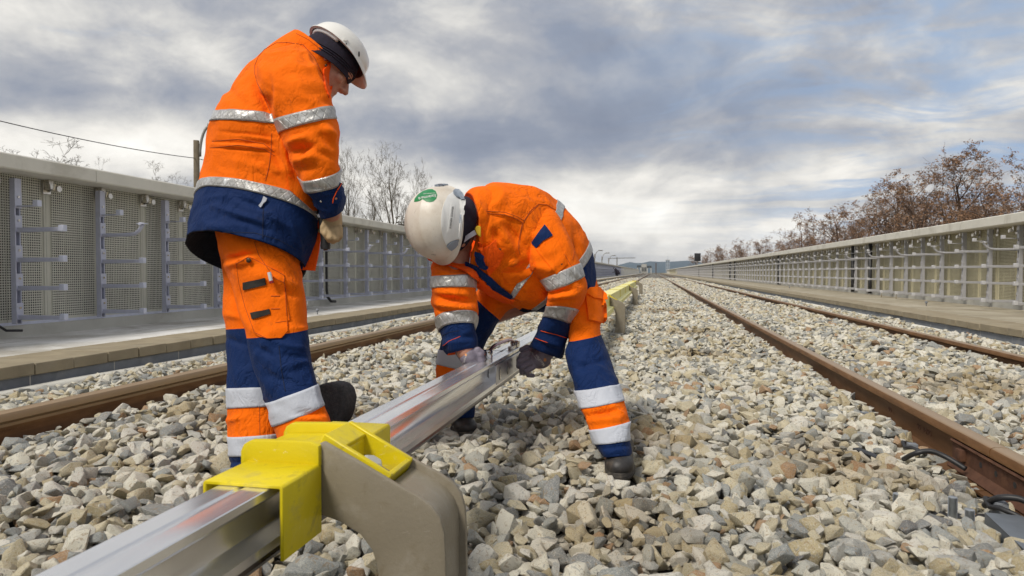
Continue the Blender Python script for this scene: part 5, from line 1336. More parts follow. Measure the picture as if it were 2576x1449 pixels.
# --- far sleeve, mostly hidden: reaches across to the tool
slf = Loft([(690, 170, 800, 190, 2.66, .07), (700, 260, 835, 270, 2.68, .09), (720, 360, 845, 360, 2.66, .09), (745, 440, 850, 430, 2.60, .085), (775, 500, 858, 490, 2.52, .08), (795, 540, 860, 525, 2.47, .07)], nt=64, per=.01, seed=5)
slf.build('sleeve', [(0, 4.2, O_), (4.2, 5, N_)], jk, hem=.02, hem_mat=M['navy_d'], hem_in=.05)
# --- collar
col = Loft([(632, 158, 815, 250, 2.50, .125), (664, 126, 828, 214, 2.50, .118, 0, -4), (698, 100, 832, 184, 2.50, .108, 4, -8), (738, 76, 831, 154, 2.50, .096, 8, -11)], nt=110, per=.006, wr=(.0025, .0015), seed=12, folds=[(700, 110, 800, 190, 8, -.006), (770, 130, 815, 200, 7, .007), (720, 120, 760, 150, 8, -.004)])
co_ = col.build('collar', [(0, 3, O_)], jk, close0=False, hem=.004, hem_mat=M['lining'], hem_in=.05)
bvt = bvh_of(jk, so, co_)
# chin flap, front edge strip (placket), cuff tab, pocket flap, ribbon, seams
patch('chin_flap', [(812, 176), (830, 154), (836, 178), (833, 215), (827, 246), (818, 222), (812, 196)], bvt, M['lining'], jk, off=.006, thick=.006)
button(820, 166, bvt, jk, .0065)
pts2 = [(812, 545), (806, 590), (801, 632), (791, 681), (757, 679), (762, 664), (774, 628), (785, 592), (794, 560)]
V = [dd(x, y, 2.425) for x, y in pts2]; n = len(V); V2 = V + [v_ + CF * .012 for v_ in V]
mk('front_placket', V2, [tuple(range(n)), tuple(range(n, 2 * n))[::-1]] + [(i, (i + 1) % n, n + (i + 1) % n, n + i) for i in range(n)], M['lining'], jk)
V = [dd(x, y, 2.415) for x, y in [(757, 640), (764, 646), (759, 678), (750, 668)]]; n = 4; V2 = V + [v_ + CF * .02 for v_ in V]
mk('placket_end', V2, [tuple(range(n)), tuple(range(n, 2 * n))[::-1]] + [(i, (i + 1) % n, n + (i + 1) % n, n + i) for i in range(n)], N_, jk)
patch('front_pocket_flap', [(724, 440), (733, 447), (770, 487), (795, 530), (786, 530), (740, 490), (727, 478)], bvt, M['orange'], jk, off=.006, thick=.005)
button(739, 469, bvt, jk, .0062)
patch('care_ribbon', [(664, 494), (673, 500), (670, 508), (664, 513), (658, 525), (653, 523), (654, 515), (659, 510)], bvt, M['silver'], jk, off=.008, thick=.003)
patch('cuff_tab', [(852, 459), (858, 462), (857, 500), (848, 515), (837, 511), (838, 500), (846, 480)], bvt, N_, jk, off=.005, thick=.004)
seam('tab_edge', [(856, 459), (846, 478), (838, 498), (837, 510)], bvt, M['lining'], jk, .0016, .006)
button(844, 499, bvt, jk, .0058, M['skin']); button(808, 506, bvt, jk, .004, M['stainless'])
seam('armhole_seam', [(723, 107), (695, 108), (665, 125), (650, 143), (641, 165), (641, 185), (648, 210), (662, 235), (680, 280)], bvt, M['stitch'], jk)
seam('collar_seam', [(723, 107), (763, 113), (791, 145), (813, 192), (826, 246)], bvt, M['stitch'], jk)
seam('collar_edge_seam', [(745, 84), (776, 100), (799, 118), (820, 144), (826, 156)], bvt, M['stitch'], jk, .0009)
seam('waist_seam', [(534, 355), (600, 350), (662, 361), (690, 383)], bvt, M['stitch'], jk, .001)
seam('waist_seam', [(528, 372), (600, 365), (662, 374), (690, 392)], bvt, M['stitch'], jk, .001)
seam('side_seam', [(684, 335), (682, 380), (677, 420), (668, 455)], bvt, M['stitch'], jk)
seam('side_seam', [(664, 500), (662, 540), (661, 600)], bvt, M['stitchn'], jk)
seam('hem_seam', [(478, 588), (560, 584), (640, 586), (700, 603), (745, 628)], bvt, M['stitchn'], jk, .001)
# --- trousers
T_ = M['orange_p']; S_ = M['silver']
pelv = [(532, 540, 770, 585, 2.47, .17), (538, 600, 757, 640, 2.47, .185), (552, 655, 756, 672, 2.47, .17)]
nleg = Loft([(540, 560, 762, 600, 2.47, .15), (546, 612, 756, 645, 2.46, .165), (566, 668, 757, 682, 2.44, .15), (584, 720, 764, 722, 2.42, .135), (603, 765, 770, 772, 2.40, .125), (614, 806, 774, 812, 2.385, .12), (620, 850, 774, 828, 2.37, .115, 0, 4),
             (630, 900, 778, 886, 2.35, .108), (648, 955, 790, 930, 2.33, .10), (669, 1014, 799, 966, 2.31, .095, 0, 4), (686, 1072, 815, 1019, 2.29, .092, 0, 5), (699, 1110, 832, 1062, 2.27, .09, 0, 5), (712, 1160, 846, 1112, 2.25, .09, 0, 5), (722, 1200, 852, 1165, 2.23, .088, 0, 5), (727, 1232, 850, 1215, 2.22, .085)],
            nt=140, per=.0062, wr=(.004, .002), seed=17, aniso=(10, 4), folds=[
    (560, 655, 650, 632, 7, -.009), (570, 668, 640, 650, 8, .009), (650, 690, 752, 720, 12, .008), (690, 730, 765, 745, 9, -.006), (585, 740, 640, 840, 10, .006), (640, 870, 690, 900, 9, -.007), (690, 860, 770, 880, 8, .007), (700, 890, 775, 905, 8, -.007),
    (700, 930, 780, 905, 9, .006), (660, 940, 740, 965, 8, -.004), (740, 1040, 820, 1042, 8, -.006), (740, 1055, 825, 1050, 7, .006), (735, 620, 750, 680, 12, -.004)])
fleg = Loft([(545, 600, 720, 640, 2.56, .13), (560, 680, 715, 700, 2.56, .13), (562, 730, 705, 740, 2.56, .12), (561, 778, 690, 790, 2.55, .115), (566, 829, 690, 822, 2.54, .108), (567, 878, 690, 880, 2.52, .10), (571, 930, 690, 930, 2.49, .095), (571, 978, 690, 975, 2.47, .092),
             (572, 1028, 692, 1022, 2.455, .09), (572, 1062, 700, 1055, 2.44, .09), (573, 1098, 704, 1088, 2.43, .09, 0, 4), (577, 1147, 706, 1138, 2.42, .088, 0, 4), (579, 1184, 700, 1182, 2.41, .085), (586, 1205, 696, 1205, 2.41, .08)],
            nt=110, per=.0065, wr=(.0035, .002), seed=23, aniso=(10, 4), folds=[(563, 790, 610, 800, 8, .006), (565, 850, 620, 870, 8, -.006), (568, 1060, 610, 1050, 7, .007), (575, 1165, 640, 1160, 5, -.006), (575, 1175, 640, 1178, 5, .006), (590, 700, 600, 800, 10, -.005)])
tr = nleg.build('trousers', [(0, 6.0, T_), (6.0, 9.0, N_), (9.0, 10.98, T_), (10.98, 11.9, T_), (11.9, 14, N_)], person_a, hem=.015, hem_mat=M['navy_d'])
trf = fleg.build('trouser_leg', [(0, 4.0, T_), (4.0, 7.0, N_), (7.0, 10, T_), (10, 13, N_)], tr, hem=.015, hem_mat=M['navy_d'])
nleg.band('reflective_band', 8.98, 10.0, S_, tr); nleg.band('reflective_band', 11.3, 12.3, S_, tr)
fleg.band('reflective_band', 6.98, 8.0, S_, tr); fleg.band('reflective_band', 10.0, 11.0, S_, tr)
bvl = bvh_of(tr, trf)
patch('thigh_pocket', [(594, 660), (626, 645), (668, 668), (712, 690), (716, 712), (724, 832), (708, 850), (672, 851), (655, 846), (640, 836), (616, 770), (601, 712)], bvl, T_, tr, off=.006, thick=.006, step=5)
bvp = bvh_of(tr, trf, tr.children[-1])
patch('pen_pocket', [(661, 712), (714, 712), (729, 806), (693, 812)], bvp, T_, tr, off=.004, thick=.004, step=5)
bvp = bvh_of(tr, trf, *[c for c in tr.children if 'pocket' in c.name])
patch('strap', [(613, 711), (667, 699), (670, 717), (614, 730)], bvp, M['strap'], tr, off=.005, thick=.004)
patch('strap', [(632, 787), (678, 777), (681, 790), (636, 803)], bvp, M['strap'], tr, off=.005, thick=.004)
button(618, 722, bvp, tr, .0055); button(626, 655, bvp, tr, .0085)
M['brass'] = M['brass']
seam('pocket_seam', [(594, 660), (601, 712), (616, 770), (640, 836), (672, 851), (708, 850), (724, 832), (716, 712)], bvp, M['stitch'], tr, .0009)
seam('pocket_flap_seam', [(594, 664), (626, 646), (700, 684), (716, 694), (714, 712)], bvp, M['stitch'], tr, .0012)
seam('thigh_seam', [(640, 608), (650, 640), (690, 700), (716, 712), (729, 806), (693, 812)], bvp, M['stitch'], tr, .0009)
for yy in (745, 777): seam('pocket_stitch', [(682, yy), (704, yy)], bvp, M['stitch'], tr, .0014)
seam('leg_seam', [(702, 870), (708, 930), (718, 985)], bvl, M['stitchn'], tr, .0012)
seam('leg_seam', [(652, 985), (654, 1100), (655, 1140)], bvl, M['stitch'], tr, .0009)
# marker pen
h_ = hit(bvp, 679, 700, .012)
if h_:
    p = h_[0]; m = MB(); a = dd(682, 707, (p - CO).dot(CF)); c_ = dd(677, 685, (p - CO).dot(CF)); m.tube([a, c_], .0062, 12); M['pen'] = simple('white_pen', (.75, .75, .76), .3); pn = m.build('marker_pen', M['pen'], auto=50)
    tag(pn, 'white marker pen with red base stuck in the standing worker\'s thigh pocket', 'marker pen'); m = MB(); m.tube([dd(684, 712, (p - CO).dot(CF)), dd(682, 706.5, (p - CO).dot(CF))], .0068, 12); M['penr'] = simple('red_pen', (.35, .01, .015), .35); m.build('pen_body', M['penr'], pn, auto=50)
    pn.parent = None
boot(person_a, dd(845, 1275, 2.12), dd(735, 1225, 2.30), dd(780, 1170, 2.25), mat=M['boot']).name = 'boot'
boot(person_a, dd(705, 1262, 2.28), dd(600, 1212, 2.46), dd(640, 1150, 2.42), mat=M['boot'])
# --- glove and tool
M['leather'] = simple('tan_leather', (.43, .31, .175), .7, 0, .15, 25, .002, 70, .35, (.22, .15, .08), 14, .35)
Z0 = 2.37
def G(x, y, z): return dd(x, y, z)
gl = [('e', G(836, 562, 2.38), (CR * .034, CU * .040, CF * .024)), ('c', G(836, 535, 2.37), G(838, 560, 2.38), .032, .032),
      ('c', G(826, 570, 2.355), G(818, 588, 2.345), .012, .011), ('c', G(818, 588, 2.345), G(824, 598, 2.35), .011, .010),
      ('c', G(834, 578, 2.35), G(832, 598, 2.34), .0125, .0115), ('c', G(832, 598, 2.34), G(828, 604, 2.36), .0115, .010),
      ('c', G(845, 578, 2.355), G(845, 600, 2.345), .0125, .0115), ('c', G(845, 600, 2.345), G(838, 607, 2.36), .0115, .0105),
      ('c', G(854, 574, 2.365), G(855, 594, 2.36), .0115, .0105), ('c', G(855, 594, 2.36), G(849, 603, 2.37), .0105, .0095),
      ('c', G(822, 556, 2.36), G(813, 572, 2.35), .0125, .011), ('c', G(813, 572, 2.35), G(812, 584, 2.35), .011, .0095)]
g1 = link('glove', blob_mesh(gl, .0028, 2), person_a, M['leather'])
gl2 = [('e', G(822, 560, 2.44), (CR * .030, CU * .036, CF * .024)), ('c', G(822, 575, 2.44), G(812, 592, 2.42), .012, .010), ('c', G(828, 580, 2.44), G(820, 598, 2.42), .012, .010), ('c', G(834, 580, 2.44), G(828, 600, 2.43), .012, .010), ('c', G(816, 566, 2.44), G(806, 580, 2.43), .012, .010), ('c', G(830, 556, 2.43), G(838, 574, 2.41), .012, .010)]
link('glove', blob_mesh(gl2, .003, 2), person_a, M['leather'])
tool = empty('tool_handle', G(819, 620, 2.39), 'black rubber-gripped tool handle hanging from the standing worker\'s gloved hand', 'tool')
m = MB(); m.tube([G(809, 548, 2.39), G(812, 565, 2.39), G(817, 592, 2.39), G(819, 618, 2.39), G(819, 627, 2.39)], [.012, .0135, .0150, .0175, .0155], 16); m.build('grip', M['dark'], tool, auto=60)
m = MB(); m.tube([G(819, 626.6, 2.39), G(819.2, 630, 2.39)], [.008, .007], 12); m.build('end_button', M['rust'], tool, auto=50)
# --- beanie, helmet
M['shell'] = simple('white_helmet_shell', (.78, .77, .74), .22, 0, .03, 6, 0, 40, .5, (.50, .47, .42), 9, .15)
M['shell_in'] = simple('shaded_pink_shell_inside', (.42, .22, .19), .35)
bean = dome(ha, 'beanie', M['knit'], person_a, .108, .090, .118, .012, lambda a: .012 * math.cos(a) - .020 + -.030 * (1 - math.cos(a)) / 2, nt=60, nv=18, thick=.003, lip=.001, brim=.012, xoff=-.006)
for k in range(3):
    m = MB(); m.tube([ha.p(-.006 + (.109 + .0005) * math.cos(a), .091 * math.sin(a), .012 - .020 - .030 * (1 - math.cos(a)) / 2 + .012 * math.cos(a) + .010 + .009 * k) for a in [2 * math.pi * j / 40 for j in range(41)]], .0022, 5, cap=False); m.build('knit_fold', M['knit'], bean, smooth=True)
hz = lambda a: .030 + .010 * math.cos(2 * a) * .5 - .012 * (math.cos(a) < 0) * math.cos(a) ** 2
hel = dome(ha, 'helmet', M['shell'], person_a, .118, .100, .116, .030, hz, nt=84, nv=26, thick=.003, lip=.007, visor=.030, vis_drop=.026, brim=.0035, xoff=.0, inner_mat=M['shell_in'],
           fn=lambda a, t, x, y, z: (x, y, z + .006 * math.exp(-(y / .018) ** 2) * (1 - t ** 4)))
m = MB(); m.tube([ha.p(.103 * math.cos(a), .088 * math.sin(a), .052) for a in [math.pi * .55 + math.pi * .9 * j / 30 for j in range(31)]], .009, 8); m.build('headband', M['pen'], hel, smooth=True)
bvh_h = bvh_of(hel)
M['pinkt'] = simple('pale_pink_thread', (.45, .30, .26), .7)
decal_text('Shark', 859, 211, R(-48), 13, bvh_of(bean), M['pinkt'], bean, off=.0015, shear=.4)
for (x, y) in ((864, 190 - 82), (858, 98)):
    pass
def hel_patch(nm, x, y, w, h, mat, bv, parent, off=.0025, thick=.003):
    k = [(x + w * math.cos(a), y + h * math.sin(a)) for a in [2 * math.pi * j / 14 for j in range(14)]]
    return patch(nm, k, bv, mat, parent, off=off, thick=thick, step=4)
hel_patch('vent_hole', 871, 108 + 2, 1.8, 2.2, M['dark'], bvh_h, hel, .0006, .002)
hel_patch('side_lug', 868, 100, 5, 4, M['shell'], bvh_h, hel, .005, .005); hel_patch('ear_slot', 884, 146, 6, 8, M['shell'], bvh_h, hel, .004, .004)
hel_patch('front_slot', 903, 136, 2, 7, M['dark'], bvh_h, hel, .0008, .002)
# round black knee pad lying behind the near leg
kp = empty('rubber_pad', dd(840, 1010, 2.75), 'rounded black rubber pad standing on the stones behind the standing worker\'s near leg', 'rubber pad')
pts3 = [(790, 1075), (792, 975), (804, 966), (830, 962), (852, 966), (866, 980), (872, 1004), (867, 1036), (858, 1062), (840, 1078)]
V = [dd(x, y, 2.66 + (y - 960) * .0003) for x, y in pts3]; n = len(V); bk = CF * .07 + CR * .03
m = MB(); m.add(V + [v_ + bk for v_ in V], [tuple(range(n)), tuple(range(n, 2 * n))[::-1]] + [(i, (i + 1) % n, n + (i + 1) % n, n + i) for i in range(n)])
M['rub'] = simple('granular_black_rubber', (.085, .085, .09), .95, 0, .35, 90, .002, 260)
m.build('pad', M['rub'], kp, bevel=.016, seg=3)

# ================================================================== bending worker
GB = dd(1380, 1150, 2.7)
person_b = empty('person', (GB.x, GB.y, -.09), 'worker with scuffed white helmet bending down over the aluminium rail in grey gloves', 'person', 'track workers')
ub = (CR * -.64 - CF * .74 + CU * .10); fb = (-CU * 1.0 + CR * .06 - CF * .05)
hb = Frame(dd(1122, 566, 2.545), fb, ub)
nkb = dd(1215, 560, 2.68)
me = blob_mesh(head_parts(hb, nkb) + [('c', nkb, dd(1300, 590, 2.76), .08, .11), ('c', dd(1300, 590, 2.76), dd(1430, 690, 2.88), .11, .11), ('c', dd(1430, 700, 2.86), dd(1480, 900, 2.66), .07, .05), ('c', dd(1480, 900, 2.66), dd(1545, 1140, 2.46), .05, .04),
     ('c', dd(1400, 720, 2.92), dd(1200, 800, 2.95), .07, .05), ('c', dd(1200, 800, 2.95), dd(1165, 1040, 3.10), .05, .04), ('c', dd(1355, 570, 2.72), dd(1425, 735, 2.66), .05, .042), ('c', dd(1425, 735, 2.66), dd(1372, 880, 2.84), .042, .03),
     ('c', dd(1150, 640, 2.62), dd(1142, 770, 2.58), .05, .04), ('c', dd(1142, 770, 2.58), dd(1170, 885, 2.52), .04, .032)], .0042, 3)
body_b = link('body', me, person_b, M['skin']); eyes(hb, person_b)
tb = Loft([(1212, 500, 1204, 610, 2.71, .05), (1214, 480, 1186, 676, 2.70, .11), (1224, 466, 1174, 706, 2.70, .155), (1246, 460, 1186, 716, 2.72, .185, 8, 0), (1302, 463, 1212, 730, 2.75, .195, 10, 4), (1356, 474, 1242, 742, 2.78, .20, 12, 8), (1410, 514, 1270, 756, 2.81, .20, 12, 14), (1446, 548, 1292, 768, 2.83, .195, 12, 18),
           (1467, 580, 1308, 776, 2.85, .19, 12, 18), (1482, 614, 1326, 778, 2.87, .185, 12, 18), (1493, 656, 1350, 780, 2.88, .18, 10, 16), (1500, 712, 1384, 786, 2.89, .18, 6, 10)],
          nt=190, per=.0058, wr=(.0038, .0022), seed=31, aniso=(9, 7), folds=[
    (1233, 570, 1254, 606, 9, -.010), (1278, 563, 1324, 640, 10, -.013), (1255, 570, 1300, 650, 9, .010), (1226, 540, 1245, 600, 9, .007), (1300, 600, 1330, 660, 8, .009), (1190, 590, 1215, 640, 9, -.008), (1275, 690, 1330, 655, 9, -.008), (1260, 672, 1320, 655, 8, .007),
    (1230, 530, 1315, 556, 4, .005), (1225, 536, 1312, 562, 4, -.004), (1300, 700, 1345, 680, 8, .006), (1255, 480, 1265, 520, 14, .004), (1330, 470, 1390, 520, 12, .004), (1440, 560, 1455, 640, 8, -.006), (1200, 690, 1260, 726, 8, .007), (1215, 660, 1250, 700, 8, -.006)])
jb = tb.build('jacket', [(0, 9.25, M['orange']), (9.25, 11, N_)], person_b, hem=.03, hem_mat=M['navy_d'], hem_in=.12)
tb.band('reflective_band', 5.78, 6.16, M['tape'], jb); tb.band('reflective_band', 8.72, 9.36, M['tape'], jb)
sb = Loft([(1296, 575, 1352, 512, 2.70, .05), (1302, 612, 1394, 530, 2.685, .09), (1318, 650, 1424, 580, 2.67, .11), (1340, 685, 1446, 630, 2.655, .112), (1358, 704, 1458, 660, 2.65, .108), (1377, 728, 1468, 690, 2.645, .104, 0, 6), (1376, 748, 1477, 722, 2.645, .10, 0, 6), (1376, 764, 1470, 752, 2.66, .098),
           (1374, 772, 1454, 782, 2.68, .094, 2, -4), (1366, 796, 1438, 815, 2.715, .088, 4, -6), (1352, 826, 1431, 840, 2.75, .085, 4, -4), (1335, 866, 1418, 892, 2.79, .080, 4, 2), (1334, 874, 1410, 903, 2.80, .074, 4, 2)],
          nt=130, per=.0055, wr=(.0042, .0022), seed=37, aniso=(13, 6), folds=[
    (1378, 738, 1440, 728, 7, -.012), (1390, 748, 1455, 738, 8, .011), (1380, 758, 1450, 756, 6, -.008), (1330, 600, 1380, 660, 8, -.005), (1340, 668, 1400, 680, 9, .006), (1430, 690, 1470, 720, 8, -.006), (1400, 560, 1440, 640, 10, .004), (1316, 610, 1326, 660, 8, -.006), (1350, 835, 1420, 850, 6, -.004), (1345, 850, 1415, 872, 6, .005)])
sbo = sb.build('sleeve', [(0, 9.0, M['orange']), (9.0, 12, N_)], jb, hem=.016, hem_mat=M['lining'], hem_in=.04)
sb.band('reflective_band', 4.05, 5.12, M['tape'], jb); sb.band('reflective_band', 7.95, 9.12, M['tape'], jb)
sc_ = Loft([(1092, 655, 1188, 672, 2.64, .06), (1083, 672, 1198, 682, 2.63, .090), (1084, 696, 1197, 692, 2.61, .105, 0, -3), (1084, 726, 1195, 724, 2.60, .105, 0, -3), (1084, 752, 1197, 748, 2.595, .10), (1090, 775, 1199, 770, 2.59, .098, 0, -6), (1097, 806, 1200, 797, 2.585, .094, 0, -20), (1105, 831, 1199, 822, 2.58, .09, 0, -16),
            (1108, 858, 1199, 845, 2.57, .085, 0, -6), (1120, 884, 1200, 868, 2.56, .078, 0, -4), (1126, 892, 1198, 876, 2.56, .070, 0, -4)],
           nt=120, per=.0055, wr=(.0045, .0022), seed=41, aniso=(15, 6), folds=[
    (1090, 745, 1190, 760, 7, -.011), (1088, 762, 1190, 780, 8, .010), (1100, 735, 1180, 742, 7, .008), (1090, 775, 1150, 790, 6, -.007), (1110, 850, 1190, 845, 6, -.005), (1120, 862, 1190, 858, 6, .005), (1095, 665, 1180, 685, 8, -.006)])
sco = sc_.build('sleeve', [(0, 7.0, M['orange']), (7.0, 10, N_)], jb, hem=.012, hem_mat=M['lining'], hem_in=.04)
sc_.band('reflective_band', 2.05, 3.0, M['tape'], jb); sc_.band('reflective_band', 5.96, 7.06, M['tape'], jb)
# collar of the bending worker: stands away from the neck, open at the front
cb = Loft([(1240, 468, 1196, 700, 2.70, .165, 6, 0), (1212, 467, 1192, 690, 2.68, .16, 10, 0), (1190, 472, 1194, 672, 2.66, .15, 15, 0), (1176, 484, 1199, 654, 2.65, .14, 22, 0)], nt=110, per=.006, wr=(.003, .0018), seed=47, folds=[(1195, 500, 1230, 560, 9, .007), (1185, 520, 1210, 600, 6, -.006)])
cbo = cb.build('collar', [(0, 3, M['orange'])], jb, close0=False, hem=.006, hem_mat=M['lining'], hem_in=.06)
bvb = bvh_of(jb, sbo, sco, cbo)
def free_patch(name, pts, mat, parent, th=.006, bev=.0015):
    V = [dd(*p) for p in pts]; n = len(V); c_ = sum(V, Vector()) / n
    VV = V + [v_ + CF * th for v_ in V]
    m = MB(); m.add(VV, [tuple(range(n)), tuple(range(n, 2 * n))[::-1]] + [(i, (i + 1) % n, n + (i + 1) % n, n + i) for i in range(n)])
    return m.build(name, mat, parent, bevel=bev, seg=1)
# lapel flaps, navy zip guard, front edge
patch('collar_flap', [(1206, 606), (1213, 625), (1230, 616), (1244, 604), (1248, 622), (1266, 634), (1252, 668), (1228, 694), (1214, 664), (1206, 640)], bvb, M['lining'], jb, off=.012, thick=.007, step=4)
patch('zip_guard', [(1196, 633), (1208, 640), (1216, 650), (1224, 668), (1216, 676), (1204, 668), (1198, 656)], bvb, N_, jb, off=.022, thick=.006, step=4)
patch('zip_strip', [(1177, 658), (1200, 668), (1222, 688), (1252, 712), (1290, 742), (1284, 750), (1244, 726), (1214, 700), (1192, 676), (1176, 665)], bvb, M['navy'], jb, off=.013, thick=.005, step=4)
patch('front_edge', [(1083, 648), (1100, 640), (1140, 662), (1180, 674), (1200, 690), (1240, 722), (1280, 744), (1296, 750), (1292, 756), (1270, 754), (1230, 734), (1196, 708), (1170, 690), (1140, 676), (1084, 660)], bvb, M['lining'], jb, off=.016, thick=.006, step=4)
patch('chest_pocket', [(1261, 684), (1300, 686), (1326, 676), (1345, 664), (1348, 672), (1330, 694), (1300, 712), (1276, 712)], bvb, M['orange'], jb, off=.006, thick=.005, step=4)
patch('arm_patch', [(1371, 566), (1390, 593), (1366, 606), (1349, 626), (1337, 612), (1352, 590)], bvb, N_, jb, off=.005, thick=.004, step=4)
patch('sleeve_pocket', [(1348, 628), (1394, 598), (1404, 606), (1426, 664), (1400, 690), (1384, 672)], bvb, M['orange'], jb, off=.005, thick=.004, step=4)
for x, y in ((1257, 628), (1242, 655), (1284, 706), (1412, 664), (1281, 743), (1244, 727)): button(x, y, bvb, jb, .0055)
button(1213, 666, bvb, jb, .006, M['stainless'])
seam('yoke_seam', [(1223, 531), (1270, 534), (1300, 545), (1318, 555), (1335, 530), (1354, 514), (1375, 515), (1406, 533)], bvb, M['stitch'], jb)
seam('yoke_seam', [(1225, 537), (1270, 540), (1300, 551), (1314, 560), (1308, 590), (1303, 620), (1308, 640)], bvb, M['stitch'], jb)
seam('armhole_seam', [(1354, 517), (1330, 540), (1316, 562), (1310, 590), (1306, 625)], bvb, M['stitch'], jb, .0009)
seam('sleeve_seam', [(1420, 640), (1455, 700)], bvb, M['stitch'], jb, .0009); seam('pocket_seam', [(1262, 686), (1300, 688), (1328, 678), (1346, 664)], bvb, M['stitch'], jb, .001)
seam('cuff_seam', [(1360, 832), (1400, 842), (1425, 850)], bvb, M['lining'], jb, .0012); seam('cuff_seam', [(1345, 850), (1360, 856), (1378, 862)], bvb, M['lining'], jb, .0012)
seam('cuff_seam', [(1112, 872), (1130, 858), (1150, 850), (1158, 846)], bvb, M['lining'], jb, .001); seam('cuff_seam', [(1113, 845), (1130, 836), (1155, 832)], bvb, M['stitchn'], jb, .001)
seam('back_seam', [(1440, 600), (1446, 630), (1440, 655)], bvb, M['stitch'], jb, .001)
free_patch('hem_strap', [(1306, 781, 2.74), (1322, 770, 2.74), (1345, 772, 2.76), (1372, 768, 2.78), (1372, 776, 2.78), (1345, 784, 2.76), (1318, 786, 2.74)], M['navy_d'], jb)
# trousers
lb = Loft([(1370, 690, 1496, 690, 2.88, .13), (1392, 745, 1508, 732, 2.85, .135), (1412, 790, 1513, 780, 2.80, .13), (1426, 826, 1512, 812, 2.76, .125), (1430, 858, 1512, 841, 2.73, .118, 0, 4), (1422, 886, 1531, 890, 2.69, .112), (1427, 920, 1543, 925, 2.65, .105), (1437, 952, 1551, 948, 2.61, .10), (1447, 982, 1557, 966, 2.58, .096, 0, 4),
           (1458, 1026, 1568, 1007, 2.54, .092, 0, 4), (1470, 1050, 1578, 1035, 2.52, .09), (1483, 1080, 1582, 1060, 2.49, .088, 0, 4), (1497, 1117, 1587, 1106, 2.465, .084, 0, 3), (1508, 1138, 1591, 1130, 2.45, .082), (1517, 1151, 1589, 1147, 2.445, .078)],
          nt=130, per=.006, wr=(.0036, .002), seed=53, aniso=(10, 4), folds=[(1450, 900, 1520, 930, 9, .006), (1440, 930, 1530, 905, 9, -.006), (1480, 1045, 1560, 1030, 6, -.008), (1480, 1060, 1570, 1052, 7, .008), (1540, 1020, 1576, 1050, 6, .007), (1430, 800, 1480, 830, 10, .005), (1510, 1130, 1580, 1120, 5, -.006)])
trb = lb.build('trousers', [(0, 4.0, T_), (4.0, 8.0, N_), (8.0, 12, T_), (12, 14, N_)], person_b, hem=.012, hem_mat=M['navy_d'])
lb.band('reflective_band', 7.98, 9.02, S_, trb); lb.band('reflective_band', 11.0, 12.02, S_, trb)
rb = Loft([(1330, 690, 1430, 780, 2.92, .14), (1280, 690, 1340, 778, 2.92, .14), (1225, 700, 1290, 780, 2.92, .13), (1188, 745, 1256, 806, 2.92, .12), (1150, 790, 1240, 836, 2.92, .115), (1118, 838, 1222, 862, 2.93, .11), (1104, 880, 1212, 896, 2.96, .10), (1099, 916, 1207, 940, 2.99, .098), (1098, 960, 1203, 975, 3.03, .095), (1106, 1000, 1198, 1005, 3.06, .09), (1120, 1030, 1194, 1030, 3.08, .085), (1135, 1055, 1192, 1050, 3.10, .08)],
          nt=110, per=.007, wr=(.0038, .002), seed=59, aniso=(10, 4), folds=[(1200, 770, 1250, 790, 8, .006), (1150, 820, 1210, 850, 9, -.006), (1105, 940, 1180, 955, 8, .006)])
trb2 = rb.build('trouser_leg', [(0, 2.98, M['orange']), (2.98, 6.0, N_), (6.0, 8.4, T_), (8.4, 11, N_)], trb, hem=.012, hem_mat=M['navy_d'])
rb.band('reflective_band', 6.0, 7.0, S_, trb); rb.band('reflective_band', 8.4, 9.3, S_, trb)
bvl2 = bvh_of(trb, trb2)
patch('cargo_pocket', [(1472, 744), (1512, 744), (1519, 770), (1520, 802), (1512, 812), (1480, 808), (1476, 780)], bvl2, T_, trb, off=.012, thick=.012, step=5)
patch('pocket_flap', [(1468, 740), (1478, 728), (1500, 726), (1516, 742), (1518, 755), (1488, 754)], bvl2, T_, trb, off=.018, thick=.006, step=5)
tp = dd(1556, 1212, 2.34); hl = dd(1565, 1160, 2.60); tp.z = -.092; hl.z = -.082
boot(person_b, tp, hl, dd(1553, 1135, 2.47), w=.052, mat=M['boot'])
tp = dd(1178, 1082, 2.98); hl = dd(1150, 1050, 3.22); tp.z = hl.z = -.10
boot(person_b, tp, hl, dd(1165, 1035, 3.10), w=.052, mat=M['boot'])
# gloves
M['glove'] = simple('grey_purple_nitrile', (.20, .178, .225), .55, 0, .15, 20, .0016, 90, .4, (.05, .04, .045), 12, .5)
zg = 2.86
gl = [('e', dd(1356, 906, zg), (CR * .050 - CU * .006, CU * .036 + CR * .004, CF * .022)), ('c', dd(1380, 880, 2.82), dd(1362, 900, 2.85), .034, .036)]
fing = [((1332, 884), (1313, 893), (1306, 906)), ((1330, 899), (1308, 908), (1305, 921)), ((1334, 913), (1313, 924), (1313, 936)), ((1342, 924), (1325, 934), (1329, 944))]
for i, (a, b_, c_) in enumerate(fing):
    r_ = (.0125, .0125, .012, .0105)[i]
    gl += [('c', dd(*a, zg - .008), dd(*b_, zg - .012), r_ * 1.05, r_), ('c', dd(*b_, zg - .012), dd(*c_, zg + .008), r_, r_ * .95), ('c', dd(*c_, zg + .008), dd(c_[0] + 12, c_[1] + 1, zg + .022), r_ * .95, r_ * .85)]
gl += [('c', dd(1345, 880, zg + .015), dd(1326, 874, zg + .02), .014, .013), ('c', dd(1326, 874, zg + .02), dd(1312, 880, zg + .02), .0125, .011)]
gB1 = link('glove', blob_mesh(gl, .0026, 2), person_b, M['glove'])
zh = 2.52
gl = [('e', dd(1185, 905, zh), (CR * .036, CU * .042, CF * .028)), ('c', dd(1166, 880, 2.55), dd(1180, 898, zh), .034, .036)]
